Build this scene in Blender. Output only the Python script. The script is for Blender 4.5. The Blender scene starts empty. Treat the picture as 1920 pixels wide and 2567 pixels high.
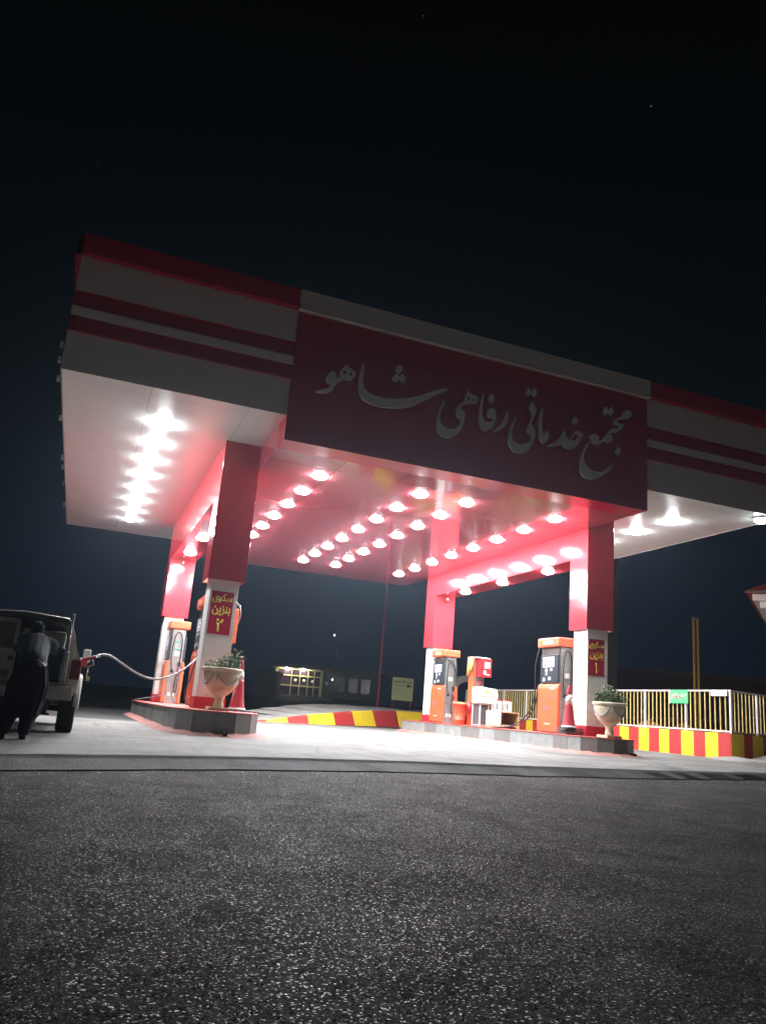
import bpy, bmesh, math, random
from mathutils import Vector, Matrix
random.seed(11)
R_ = math.radians
scene = bpy.context.scene
COL = scene.collection

# ---------------------------------------------------------------- camera
cd_ = bpy.data.cameras.new('camera'); cam = bpy.data.objects.new('camera', cd_); COL.objects.link(cam)
def cam_matrix(rx, ry, rz, loc):
    cz, sz = math.cos(rz), math.sin(rz)
    Rz = Matrix(((cz, -sz, 0), (sz, cz, 0), (0, 0, 1)))
    c, s = math.cos(rx), math.sin(rx); Rx = Matrix(((1, 0, 0), (0, c, s), (0, -s, c)))
    c, s = math.cos(ry), math.sin(ry); Ry = Matrix(((c, 0, s), (0, 1, 0), (-s, 0, c)))
    Rm = Ry @ Rx @ Rz
    right, fwd, up = Vector(Rm[0]), Vector(Rm[1]), Vector(Rm[2])
    M = Matrix((right, up, -fwd)).transposed().to_4x4(); M.translation = loc
    return M
cam.matrix_world = cam_matrix(0.2511, 0.0822, 0.3464, (-2.2684, -16.8096, -2.5096))
cd_.sensor_fit = 'HORIZONTAL'; cd_.sensor_width = 36; cd_.lens = 37.13
cd_.clip_start = 0.02; cd_.clip_end = 3000
scene.camera = cam

# ---------------------------------------------------------------- world: clear night sky
world = bpy.data.worlds.new('World'); scene.world = world; world.use_nodes = True
wt = world.node_tree; wt.nodes.clear()
def N(t, k, **kw):
    n = t.nodes.new(k)
    for a, b in kw.items(): setattr(n, a, b)
    return n
wo = N(wt, 'ShaderNodeOutputWorld'); wb = N(wt, 'ShaderNodeBackground')
tc = N(wt, 'ShaderNodeTexCoord'); sp = N(wt, 'ShaderNodeSeparateXYZ'); rmp = N(wt, 'ShaderNodeValToRGB')
wt.links.new(tc.outputs['Generated'], sp.inputs[0]); wt.links.new(sp.outputs['Z'], rmp.inputs[0])
cr = rmp.color_ramp
cr.elements[0].position = 0.0; cr.elements[0].color = (0.0022, 0.0038, 0.0075, 1)
cr.elements[1].position = 0.75; cr.elements[1].color = (0.0005, 0.0008, 0.0009, 1)
e = cr.elements.new(0.16); e.color = (0.0020, 0.0036, 0.0068, 1)
e = cr.elements.new(0.36); e.color = (0.0012, 0.0020, 0.0030, 1)
vo = N(wt, 'ShaderNodeTexVoronoi'); vo.inputs['Scale'].default_value = 46; vo.inputs['Randomness'].default_value = 1
wt.links.new(tc.outputs['Generated'], vo.inputs['Vector'])
lt = N(wt, 'ShaderNodeMath', operation='LESS_THAN'); lt.inputs[1].default_value = 0.022
wt.links.new(vo.outputs['Distance'], lt.inputs[0])
sc_ = N(wt, 'ShaderNodeSeparateColor'); wt.links.new(vo.outputs['Color'], sc_.inputs[0])
pw = N(wt, 'ShaderNodeMath', operation='POWER'); pw.inputs[1].default_value = 3.0; wt.links.new(sc_.outputs[0], pw.inputs[0])
ml = N(wt, 'ShaderNodeMath', operation='MULTIPLY'); wt.links.new(lt.outputs[0], ml.inputs[0]); wt.links.new(pw.outputs[0], ml.inputs[1])
m2 = N(wt, 'ShaderNodeMath', operation='MULTIPLY'); m2.inputs[1].default_value = 0.30; wt.links.new(ml.outputs[0], m2.inputs[0])
ad = N(wt, 'ShaderNodeMix', data_type='RGBA', blend_type='ADD'); ad.inputs['Factor'].default_value = 1
wt.links.new(rmp.outputs[0], ad.inputs[6]); wt.links.new(m2.outputs[0], ad.inputs[7])
# warm glow added to the sky on the road side to light the canopy front
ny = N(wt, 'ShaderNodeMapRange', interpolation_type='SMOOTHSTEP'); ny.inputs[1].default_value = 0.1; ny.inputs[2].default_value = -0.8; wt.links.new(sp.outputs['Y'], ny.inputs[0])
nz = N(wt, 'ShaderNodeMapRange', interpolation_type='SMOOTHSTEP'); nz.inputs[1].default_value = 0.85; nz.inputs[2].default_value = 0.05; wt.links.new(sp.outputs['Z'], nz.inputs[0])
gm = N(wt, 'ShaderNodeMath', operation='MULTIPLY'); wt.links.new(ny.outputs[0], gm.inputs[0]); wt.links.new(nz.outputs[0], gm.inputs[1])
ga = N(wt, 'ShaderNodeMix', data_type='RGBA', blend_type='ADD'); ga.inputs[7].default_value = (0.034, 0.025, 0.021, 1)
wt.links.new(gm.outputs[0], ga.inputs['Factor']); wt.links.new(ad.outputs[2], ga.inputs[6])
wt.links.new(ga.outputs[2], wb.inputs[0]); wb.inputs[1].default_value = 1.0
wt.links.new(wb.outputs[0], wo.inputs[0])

# ---------------------------------------------------------------- exposure, sampling
vs = scene.view_settings
vs.view_transform = 'Standard'; vs.look = 'None'; vs.gamma = 1; vs.exposure = 0.5; vs.use_curve_mapping = False
scene.render.engine = 'CYCLES'
cy = scene.cycles
cy.max_bounces = 8; cy.diffuse_bounces = 4; cy.glossy_bounces = 4; cy.transmission_bounces = 4; cy.volume_bounces = 0
cy.use_light_tree = True; cy.sample_clamp_indirect = 6; cy.caustics_reflective = False; cy.caustics_refractive = False
cy.use_denoising = True

HAZE = 0.0007        # density of the thin night haze
LAMP = 330.0         # emission strength of one ceiling lamp disc

# ---------------------------------------------------------------- materials
def mat(name, col, rough=0.6, metal=0.0, var=0.12, vscale=3.0, bump=0.0, bscale=40.0, spec=0.5, dirt=None, dscale=1.5, coat=0.0, emit=None, es=0.0):
    m = bpy.data.materials.new(name); m.use_nodes = True; t = m.node_tree; b = t.nodes['Principled BSDF']
    b.inputs['Roughness'].default_value = rough; b.inputs['Metallic'].default_value = metal
    b.inputs['Specular IOR Level'].default_value = spec; b.inputs['Coat Weight'].default_value = coat
    b.inputs['Coat Roughness'].default_value = 0.06
    tc = N(t, 'ShaderNodeTexCoord'); no = N(t, 'ShaderNodeTexNoise'); no.inputs['Scale'].default_value = vscale; no.inputs['Detail'].default_value = 6
    t.links.new(tc.outputs['Object'], no.inputs['Vector'])
    mx = N(t, 'ShaderNodeMix', data_type='RGBA'); 
    c = Vector(col[:3]); 
    mx.inputs[6].default_value = (*[max(0, x * (1 - var)) for x in c], 1); mx.inputs[7].default_value = (*[min(1, x * (1 + var)) for x in c], 1)
    t.links.new(no.outputs['Fac'], mx.inputs['Factor']); out = mx.outputs[2]
    if dirt is not None:
        n2 = N(t, 'ShaderNodeTexNoise'); n2.inputs['Scale'].default_value = dscale; n2.inputs['Detail'].default_value = 8; n2.inputs['Roughness'].default_value = 0.7
        t.links.new(tc.outputs['Object'], n2.inputs['Vector'])
        r2 = N(t, 'ShaderNodeValToRGB'); r2.color_ramp.elements[0].position = 0.5; r2.color_ramp.elements[1].position = 0.75
        t.links.new(n2.outputs['Fac'], r2.inputs[0])
        m3 = N(t, 'ShaderNodeMix', data_type='RGBA'); m3.inputs[7].default_value = (*dirt, 1)
        t.links.new(r2.outputs[0], m3.inputs['Factor']); t.links.new(out, m3.inputs[6]); out = m3.outputs[2]
    t.links.new(out, b.inputs['Base Color'])
    if bump > 0:
        n3 = N(t, 'ShaderNodeTexNoise'); n3.inputs['Scale'].default_value = bscale; n3.inputs['Detail'].default_value = 4
        t.links.new(tc.outputs['Object'], n3.inputs['Vector'])
        bp = N(t, 'ShaderNodeBump'); bp.inputs['Strength'].default_value = bump; bp.inputs['Distance'].default_value = 0.02
        t.links.new(n3.outputs['Fac'], bp.inputs['Height']); t.links.new(bp.outputs[0], b.inputs['Normal'])
    if emit is not None:
        b.inputs['Emission Color'].default_value = (*emit, 1); b.inputs['Emission Strength'].default_value = es
    return m

def panel_mat(name, col, rough, sx, sy, axes='XY', spec=0.5, seam=0.55, off=(0, 0), wave=0.0, var=0.05):
    """aluminium cladding sheets: flat colour with thin seams every sx by sy metres and slightly uneven gloss"""
    m = mat(name, col, rough, var=var, vscale=0.7, spec=spec); t = m.node_tree; b = t.nodes['Principled BSDF']
    src = b.inputs['Base Color'].links[0].from_socket
    g = N(t, 'ShaderNodeNewGeometry'); s = N(t, 'ShaderNodeSeparateXYZ'); t.links.new(g.outputs['Position'], s.inputs[0])
    fac = None
    for ax, step, o in zip(axes, (sx, sy), off):
        a = N(t, 'ShaderNodeMath', operation='ADD'); a.inputs[1].default_value = 100 * step + o
        t.links.new(s.outputs[ax], a.inputs[0])
        d = N(t, 'ShaderNodeMath', operation='DIVIDE'); d.inputs[1].default_value = step; t.links.new(a.outputs[0], d.inputs[0])
        f = N(t, 'ShaderNodeMath', operation='FRACT'); t.links.new(d.outputs[0], f.inputs[0])
        l = N(t, 'ShaderNodeMath', operation='LESS_THAN'); l.inputs[1].default_value = 0.010 / step; t.links.new(f.outputs[0], l.inputs[0])
        if fac is None: fac = l.outputs[0]
        else:
            mm = N(t, 'ShaderNodeMath', operation='MAXIMUM'); t.links.new(fac, mm.inputs[0]); t.links.new(l.outputs[0], mm.inputs[1]); fac = mm.outputs[0]
    mx = N(t, 'ShaderNodeMix', data_type='RGBA'); mx.inputs[7].default_value = (*[c * seam for c in col], 1)
    t.links.new(fac, mx.inputs['Factor']); t.links.new(src, mx.inputs[6]); t.links.new(mx.outputs[2], b.inputs['Base Color'])
    if wave > 0:
        n3 = N(t, 'ShaderNodeTexNoise'); n3.inputs['Scale'].default_value = 1.1; n3.inputs['Detail'].default_value = 1
        t.links.new(g.outputs['Position'], n3.inputs['Vector'])
        bp = N(t, 'ShaderNodeBump'); bp.inputs['Strength'].default_value = wave; bp.inputs['Distance'].default_value = 0.05
        t.links.new(n3.outputs['Fac'], bp.inputs['Height']); t.links.new(bp.outputs[0], b.inputs['Normal'])
    return m

RED = (0.52, 0.040, 0.055)
M = {}
M['red_panel'] = panel_mat('red_panel', RED, 0.13, 1.25, 2.86, 'ZY', seam=0.45, wave=0.06, off=(0.02, 0.0))
M['red_ceiling'] = panel_mat('red_ceiling', (0.44, 0.085, 0.105), 0.09, 1.45, 4.4, 'XY', seam=0.6, wave=0.06, off=(0.6, 0.9))
M['red_sign'] = panel_mat('red_sign', (0.50, 0.008, 0.04), 0.2, 1.24, 50, 'XZ', seam=0.8, wave=0.10)
M['white_soffit'] = panel_mat('white_soffit', (0.72, 0.82, 0.80), 0.24, 1.85, 1.48, 'XY', seam=0.5, wave=0.03, off=(-0.05, 0.35))
M['white_panel'] = panel_mat('white_panel', (0.82, 0.77, 0.73), 0.30, 3.2, 50, 'XZ', seam=0.7, var=0.03)
M['white_paint'] = mat('white_paint', (0.78, 0.78, 0.75), 0.45, dirt=(0.45, 0.43, 0.38), dscale=1.2, bump=0.05)
M['red_paint'] = mat('red_paint', (0.50, 0.02, 0.04), 0.5, dirt=(0.34, 0.03, 0.04), bump=0.08)
M['lettering'] = mat('lettering', (0.92, 0.90, 0.88), 0.42, var=0.04)
M['orange'] = mat('orange', (0.70, 0.125, 0.05), 0.42, dirt=(0.50, 0.11, 0.03), dscale=2.5, coat=0.2)
M['steel'] = mat('brushed_steel', (0.36, 0.36, 0.35), 0.36, metal=0.75, var=0.2, vscale=8, dirt=(0.25, 0.24, 0.21), dscale=3)
M['dark_panel'] = mat('dark_panel', (0.035, 0.045, 0.055), 0.3, var=0.2)
M['display'] = mat('display', (0.62, 0.55, 0.66), 0.25, emit=(0.75, 0.62, 0.80), es=0.35)
M['rubber'] = mat('rubber', (0.018, 0.018, 0.02), 0.38, var=0.3)
M['black'] = mat('black_plastic', (0.02, 0.02, 0.022), 0.5)
M['tyre'] = mat('tyre', (0.022, 0.021, 0.02), 0.85, bump=0.3, bscale=30, dirt=(0.06, 0.055, 0.045), dscale=4)
M['sticker_red'] = mat('sticker_red', (0.42, 0.014, 0.045), 0.4)
M['sticker_yellow'] = mat('sticker_yellow', (0.72, 0.52, 0.06), 0.45)
M['paper'] = mat('paper', (0.68, 0.68, 0.64), 0.8)
M['stone_cream'] = mat('stone_cream', (0.64, 0.58, 0.43), 0.75, var=0.15, dirt=(0.36, 0.29, 0.19), dscale=5, bump=0.25, bscale=25)
M['leaf'] = mat('leaf', (0.075, 0.13, 0.05), 0.6, var=0.45, vscale=30)
M['leaf_pale'] = mat('leaf_pale', (0.16, 0.21, 0.13), 0.6, var=0.35, vscale=30)
M['soil'] = mat('soil', (0.06, 0.045, 0.03), 0.95, bump=0.5)
M['flower'] = mat('flower', (0.75, 0.33, 0.03), 0.6)
M['cone_red'] = mat('cone_red', (0.40, 0.03, 0.045), 0.5, dirt=(0.36, 0.06, 0.06), dscale=6)
M['reflective_white'] = mat('reflective_white', (0.68, 0.66, 0.63), 0.4)
M['fence_white'] = mat('fence_white', (0.64, 0.62, 0.60), 0.45)
M['fence_yellow'] = mat('fence_yellow', (0.56, 0.45, 0.17), 0.5, dirt=(0.36, 0.26, 0.08), dscale=3)
M['kerb_yellow'] = mat('kerb_yellow', (0.68, 0.48, 0.010), 0.62, bump=0.25, bscale=20, dirt=(0.52, 0.40, 0.05), dscale=2.2, var=0.08)
M['kerb_red'] = mat('kerb_red', (0.36, 0.022, 0.020), 0.62, bump=0.25, bscale=20, dirt=(0.42, 0.06, 0.05), dscale=2.2, var=0.1)
M['grey_concrete'] = mat('grey_concrete', (0.26, 0.255, 0.235), 0.85, dirt=(0.16, 0.155, 0.14), bump=0.4, bscale=14)
M['tile_lit'] = mat('stone_tile_lit', (0.27, 0.295, 0.29), 0.42, var=0.35, vscale=7, dirt=(0.30, 0.32, 0.30), dscale=5, bump=0.1)
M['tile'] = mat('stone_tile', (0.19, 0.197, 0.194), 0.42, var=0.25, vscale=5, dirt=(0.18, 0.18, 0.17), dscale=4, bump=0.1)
M['tile_shaded'] = mat('stone_tile_shaded', (0.145, 0.138, 0.13), 0.42, var=0.22, vscale=5, bump=0.1)
M['grout'] = mat('grout', (0.32, 0.31, 0.29), 0.9)
M['mortar_red'] = mat('red_mortar', (0.36, 0.15, 0.13), 0.8, var=0.2, dirt=(0.28, 0.22, 0.20), dscale=4, bump=0.6, bscale=10)
M['top_red'] = mat('top_red', (0.42, 0.075, 0.06), 0.6, dirt=(0.34, 0.13, 0.11), dscale=4, bump=0.15)
M['car_white'] = mat('car_white', (0.70, 0.69, 0.67), 0.3, dirt=(0.26, 0.23, 0.19), dscale=2.5, coat=0.4)
M['car_dust'] = mat('car_dusty_grey', (0.55, 0.535, 0.50), 0.5, dirt=(0.18, 0.155, 0.12), dscale=3)
M['glass'] = mat('dusty_glass', (0.12, 0.125, 0.11), 0.12, var=0.2)
M['car_upper'] = mat('car_painted_shade', (0.10, 0.095, 0.085), 0.6)
M['car_dark'] = mat('car_dark', (0.03, 0.028, 0.026), 0.7)
M['lamp_red'] = mat('tail_lamp', (0.10, 0.006, 0.008), 0.15, coat=0.6)
M['cream'] = mat('cream_cloth', (0.66, 0.62, 0.44), 0.9, bump=0.3)
M['blue'] = mat('blue_tarp', (0.04, 0.26, 0.88), 0.55, bump=0.3, emit=(0.02, 0.10, 0.5), es=0.0)
M['teal'] = mat('teal_cloth', (0.08, 0.26, 0.25), 0.9)
M['jumper'] = mat('grey_jumper', (0.085, 0.105, 0.12), 0.95, bump=0.5, bscale=60, var=0.2)
M['trousers'] = mat('navy_trousers', (0.022, 0.022, 0.040), 0.95, bump=0.5, bscale=30, var=0.25)
M['skin'] = mat('skin', (0.32, 0.17, 0.11), 0.55)
M['hair'] = mat('hair', (0.016, 0.013, 0.011), 0.6, bump=0.6, bscale=80)
M['shoe'] = mat('shoe', (0.015, 0.014, 0.014), 0.6)
M['chrome'] = mat('chrome', (0.6, 0.6, 0.6), 0.2, metal=1.0)
M['nozzle_red'] = mat('nozzle_red', (0.42, 0.02, 0.03), 0.35)
M['orange_plastic'] = mat('orange_plastic', (0.78, 0.085, 0.035), 0.4)
M['pos_red'] = mat('terminal_red', (0.60, 0.02, 0.025), 0.35)
M['white_plastic'] = mat('white_plastic', (0.68, 0.68, 0.67), 0.4)
M['wood_pale'] = mat('pale_wood', (0.45, 0.34, 0.20), 0.75, var=0.2, vscale=12)
M['cloth_ochre'] = mat('ochre_cloth', (0.55, 0.33, 0.10), 0.9)
M['purple_ink'] = mat('purple_ink', (0.38, 0.12, 0.34), 0.7)
M['red_ink'] = mat('red_ink', (0.45, 0.05, 0.08), 0.7)
M['green_paint'] = mat('green_spray', (0.05, 0.42, 0.30), 0.7)
M['board_yellow'] = mat('board_yellow', (0.30, 0.32, 0.13), 0.6)
M['ink'] = mat('dark_ink', (0.03, 0.03, 0.015), 0.7)
M['green_sign'] = mat('green_sign', (0.07, 0.50, 0.18), 0.5)
M['blue_white'] = mat('blue_white_sign', (0.60, 0.64, 0.72), 0.5)
M['brick'] = mat('dull_brick', (0.10, 0.055, 0.04), 0.9, bump=0.5, bscale=8, var=0.3)
M['brick2'] = mat('dull_plaster', (0.12, 0.10, 0.09), 0.9, bump=0.4, bscale=8, var=0.2)
M['earth'] = mat('orange_earth', (0.34, 0.17, 0.085), 0.95, bump=0.8, bscale=6, var=0.3)
M['mast_yellow'] = mat('mast_yellow', (0.42, 0.27, 0.03), 0.6)
M['red_pole'] = mat('red_pole', (0.28, 0.02, 0.035), 0.5)
M['eave_white'] = mat('eave_white', (0.86, 0.86, 0.84), 0.6)
M['roof_tile'] = mat('roof_tile', (0.30, 0.035, 0.03), 0.55, bump=0.6, bscale=12)
M['gold_frame'] = mat('yellow_frame', (0.40, 0.39, 0.20), 0.5)
M['shop_wall'] = mat('shop_wall', (0.16, 0.15, 0.13), 0.85)
M['shop_glass'] = mat('shop_glass', (0.05, 0.03, 0.05), 0.2)
M['plate'] = mat('plate', (0.32, 0.30, 0.27), 0.5, dirt=(0.20, 0.17, 0.14), dscale=8)

M['hose_grey'] = mat('hose_grey', (0.20, 0.20, 0.22), 0.35)
M['chain_yellow'] = mat('brass_chain', (0.55, 0.50, 0.25), 0.35, metal=0.5)
M['display_white'] = mat('display_white', (0.7, 0.7, 0.72), 0.3, emit=(0.8, 0.85, 0.9), es=0.5)
M['dark_cloth'] = mat('dark_panel_board', (0.07, 0.065, 0.08), 0.7)
M['pale_green'] = mat('pale_green_print', (0.42, 0.52, 0.44), 0.6)
M['paper_bright'] = mat('white_card', (0.72, 0.72, 0.70), 0.8)
M['ink_grey'] = mat('grey_print', (0.14, 0.14, 0.16), 0.6)
M['ink_faint'] = mat('faint_print', (0.16, 0.15, 0.06), 0.7)
M['orange_rim'] = mat('orange_rim', (0.72, 0.28, 0.12), 0.5)
M['mirror_white'] = mat('mirror_white', (0.66, 0.66, 0.70), 0.25, coat=0.5)
M['glass_pale'] = mat('dusty_pale_glass', (0.13, 0.135, 0.11), 0.3, var=0.25, dirt=(0.17, 0.165, 0.14), dscale=5)
M['rust'] = mat('rusty_metal', (0.10, 0.06, 0.045), 0.8, var=0.3, bump=0.4)

def emit_mat(name, col, s):
    m = bpy.data.materials.new(name); m.use_nodes = True; t = m.node_tree; t.nodes.clear()
    o = N(t, 'ShaderNodeOutputMaterial'); e = N(t, 'ShaderNodeEmission'); e.inputs[0].default_value = (*col, 1); e.inputs[1].default_value = s
    t.links.new(e.outputs[0], o.inputs[0]); return m
M['corner_glow'] = emit_mat('corner_lamp_glow', (0.94, 0.975, 1.0), 45)
M['lamp'] = emit_mat('lamp_glow', (0.94, 0.975, 1.0), LAMP)
M['shop_lamp'] = emit_mat('shop_lamp_glow', (1.0, 0.93, 0.70), 160)
M['far_lamp'] = emit_mat('far_lamp_glow', (0.9, 0.95, 1.0), 30)

for k_ in ('red_panel', 'red_ceiling'):
    b_ = M[k_].node_tree.nodes['Principled BSDF']; b_.inputs['Coat Weight'].default_value = 0.6; b_.inputs['Coat Roughness'].default_value = 0.10
def clear_glass():
    m = bpy.data.materials.new('car_glass'); m.use_nodes = True; t = m.node_tree; t.nodes.clear()
    o = N(t, 'ShaderNodeOutputMaterial'); a = N(t, 'ShaderNodeBsdfTransparent'); a.inputs[0].default_value = (.72, .76, .72, 1)
    g = N(t, 'ShaderNodeBsdfGlossy'); g.inputs['Roughness'].default_value = .05; d = N(t, 'ShaderNodeBsdfDiffuse'); d.inputs[0].default_value = (.10, .10, .085, 1)
    m1 = N(t, 'ShaderNodeMixShader'); m1.inputs[0].default_value = .10; m2_ = N(t, 'ShaderNodeMixShader'); m2_.inputs[0].default_value = .25
    t.links.new(a.outputs[0], m1.inputs[1]); t.links.new(g.outputs[0], m1.inputs[2]); t.links.new(m1.outputs[0], m2_.inputs[1]); t.links.new(d.outputs[0], m2_.inputs[2]); t.links.new(m2_.outputs[0], o.inputs[0]); return m
M['car_glass'] = clear_glass()
# rough chip-seal asphalt: stone chips as Voronoi cells with real relief
def asphalt():
    m = bpy.data.materials.new('asphalt'); m.use_nodes = True; t = m.node_tree; b = t.nodes['Principled BSDF']
    g = N(t, 'ShaderNodeNewGeometry')
    def tex(k, sc, **kw):
        n = N(t, k, **kw); n.inputs['Scale'].default_value = sc; t.links.new(g.outputs['Position'], n.inputs['Vector']); return n
    big = tex('ShaderNodeTexNoise', 0.55); big.inputs['Detail'].default_value = 5
    v1 = tex('ShaderNodeTexVoronoi', 140); v2 = tex('ShaderNodeTexVoronoi', 230); fine = tex('ShaderNodeTexNoise', 260)
    sc1 = N(t, 'ShaderNodeSeparateColor'); t.links.new(v1.outputs['Color'], sc1.inputs[0])
    # chance that a chip is pale
    r1 = N(t, 'ShaderNodeValToRGB'); r1.color_ramp.interpolation = 'LINEAR'
    r1.color_ramp.elements[0].position = 0.0; r1.color_ramp.elements[0].color = (0.028, 0.0265, 0.025, 1)
    r1.color_ramp.elements[1].position = 1.0; r1.color_ramp.elements[1].color = (0.22, 0.22, 0.22, 1)
    for p, c in ((0.60, 0.046), (0.82, 0.062), (0.93, 0.10)):
        e = r1.color_ramp.elements.new(p); e.color = (c, c * 0.985, c * 0.97, 1)
    t.links.new(sc1.outputs[0], r1.inputs[0])
    # binder between the chips
    d1 = N(t, 'ShaderNodeValToRGB'); d1.color_ramp.elements[0].position = 0.28; d1.color_ramp.elements[1].position = 0.46
    t.links.new(v1.outputs['Distance'], d1.inputs[0])
    mx = N(t, 'ShaderNodeMix', data_type='RGBA'); mx.inputs[7].default_value = (0.026, 0.0245, 0.023, 1)
    t.links.new(d1.outputs[0], mx.inputs['Factor']); t.links.new(r1.outputs[0], mx.inputs[6])
    # broad tone patches
    rb = N(t, 'ShaderNodeValToRGB'); rb.color_ramp.elements[0].position = 0.35; rb.color_ramp.elements[0].color = (0.75, 0.74, 0.73, 1)
    rb.color_ramp.elements[1].position = 0.7; rb.color_ramp.elements[1].color = (1.25, 1.25, 1.24, 1)
    t.links.new(big.outputs['Fac'], rb.inputs[0])
    m2 = N(t, 'ShaderNodeMix', data_type='RGBA', blend_type='MULTIPLY'); m2.inputs['Factor'].default_value = 1
    t.links.new(mx.outputs[2], m2.inputs[6]); t.links.new(rb.outputs[0], m2.inputs[7])
    mp = N(t, 'ShaderNodeMapping'); mp.inputs['Rotation'].default_value = (0, 0, R_(-14)); mp.inputs['Scale'].default_value = (.10, 1.3, 1); t.links.new(g.outputs['Position'], mp.inputs[0])
    tn = N(t, 'ShaderNodeTexNoise'); tn.inputs['Scale'].default_value = 1.0; tn.inputs['Detail'].default_value = 4; t.links.new(mp.outputs[0], tn.inputs['Vector'])
    tr = N(t, 'ShaderNodeValToRGB'); tr.color_ramp.elements[0].position = .38; tr.color_ramp.elements[0].color = (.72, .71, .70, 1); tr.color_ramp.elements[1].position = .62; tr.color_ramp.elements[1].color = (1.3, 1.28, 1.26, 1)
    t.links.new(tn.outputs['Fac'], tr.inputs[0])
    m4 = N(t, 'ShaderNodeMix', data_type='RGBA', blend_type='MULTIPLY'); m4.inputs['Factor'].default_value = 1; t.links.new(m2.outputs[2], m4.inputs[6]); t.links.new(tr.outputs[0], m4.inputs[7])
    t.links.new(m4.outputs[2], b.inputs['Base Color'])
    pt = tex('ShaderNodeTexNoise', 2.3); pt.inputs['Detail'].default_value = 6; pt.inputs['Roughness'].default_value = .65
    pr = N(t, 'ShaderNodeValToRGB'); pr.color_ramp.elements[0].position = .40; pr.color_ramp.elements[0].color = (.25, .25, .25, 1); pr.color_ramp.elements[1].position = .62; pr.color_ramp.elements[1].color = (1, 1, 1, 1)
    t.links.new(pt.outputs['Fac'], pr.inputs[0])
    m5 = N(t, 'ShaderNodeMix', data_type='RGBA'); m5.inputs[6].default_value = (.042, .0395, .037, 1); t.links.new(pr.outputs[0], m5.inputs['Factor']); t.links.new(m4.outputs[2], m5.inputs[7])
    t.links.new(m5.outputs[2], b.inputs['Base Color'])
    rg = N(t, 'ShaderNodeMapRange'); rg.inputs[3].default_value = 0.85; rg.inputs[4].default_value = 0.85
    t.links.new(sc1.outputs[2], rg.inputs[0]); t.links.new(rg.outputs[0], b.inputs['Roughness']); b.inputs['Specular IOR Level'].default_value = 0.5
    gl = N(t, 'ShaderNodeValToRGB'); gl.color_ramp.elements[0].position = 0.86; gl.color_ramp.elements[0].color = (.14, .14, .14, 1)
    gl.color_ramp.elements[1].position = 0.96; gl.color_ramp.elements[1].color = (.55, .55, .55, 1); t.links.new(sc1.outputs[2], gl.inputs[0])
    gp = N(t, 'ShaderNodeMix', data_type='RGBA', blend_type='MULTIPLY'); gp.inputs['Factor'].default_value = 1; t.links.new(gl.outputs[0], gp.inputs[6]); t.links.new(pr.outputs[0], gp.inputs[7])
    t.links.new(gp.outputs[2], b.inputs['Specular IOR Level'])
    rg.inputs[1].default_value = .86; rg.inputs[2].default_value = .96; rg.inputs[4].default_value = .38
    # relief, then every chip gets its own tilt so that some facets catch the lamps
    inv = N(t, 'ShaderNodeMath', operation='SUBTRACT'); inv.inputs[0].default_value = 0.6; t.links.new(v1.outputs['Distance'], inv.inputs[1])
    rnd = N(t, 'ShaderNodeMath', operation='MULTIPLY'); t.links.new(inv.outputs[0], rnd.inputs[0]); t.links.new(sc1.outputs[1], rnd.inputs[1])
    i2 = N(t, 'ShaderNodeMath', operation='MULTIPLY_ADD'); i2.inputs[1].default_value = -0.25
    t.links.new(v2.outputs['Distance'], i2.inputs[0]); t.links.new(rnd.outputs[0], i2.inputs[2])
    bp = N(t, 'ShaderNodeBump'); bp.inputs['Strength'].default_value = 0.6; bp.inputs['Distance'].default_value = 0.010
    t.links.new(i2.outputs[0], bp.inputs['Height'])
    sb = N(t, 'ShaderNodeVectorMath', operation='SUBTRACT'); sb.inputs[1].default_value = (.5, .5, .5); t.links.new(v1.outputs['Color'], sb.inputs[0])
    mu = N(t, 'ShaderNodeVectorMath', operation='SCALE'); mu.inputs['Scale'].default_value = 0.6; t.links.new(sb.outputs[0], mu.inputs[0])
    av = N(t, 'ShaderNodeVectorMath', operation='ADD'); t.links.new(bp.outputs[0], av.inputs[0]); t.links.new(mu.outputs[0], av.inputs[1])
    nv = N(t, 'ShaderNodeVectorMath', operation='NORMALIZE'); t.links.new(av.outputs[0], nv.inputs[0]); t.links.new(nv.outputs[0], b.inputs['Normal'])
    return m
M['asphalt'] = asphalt()

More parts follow.
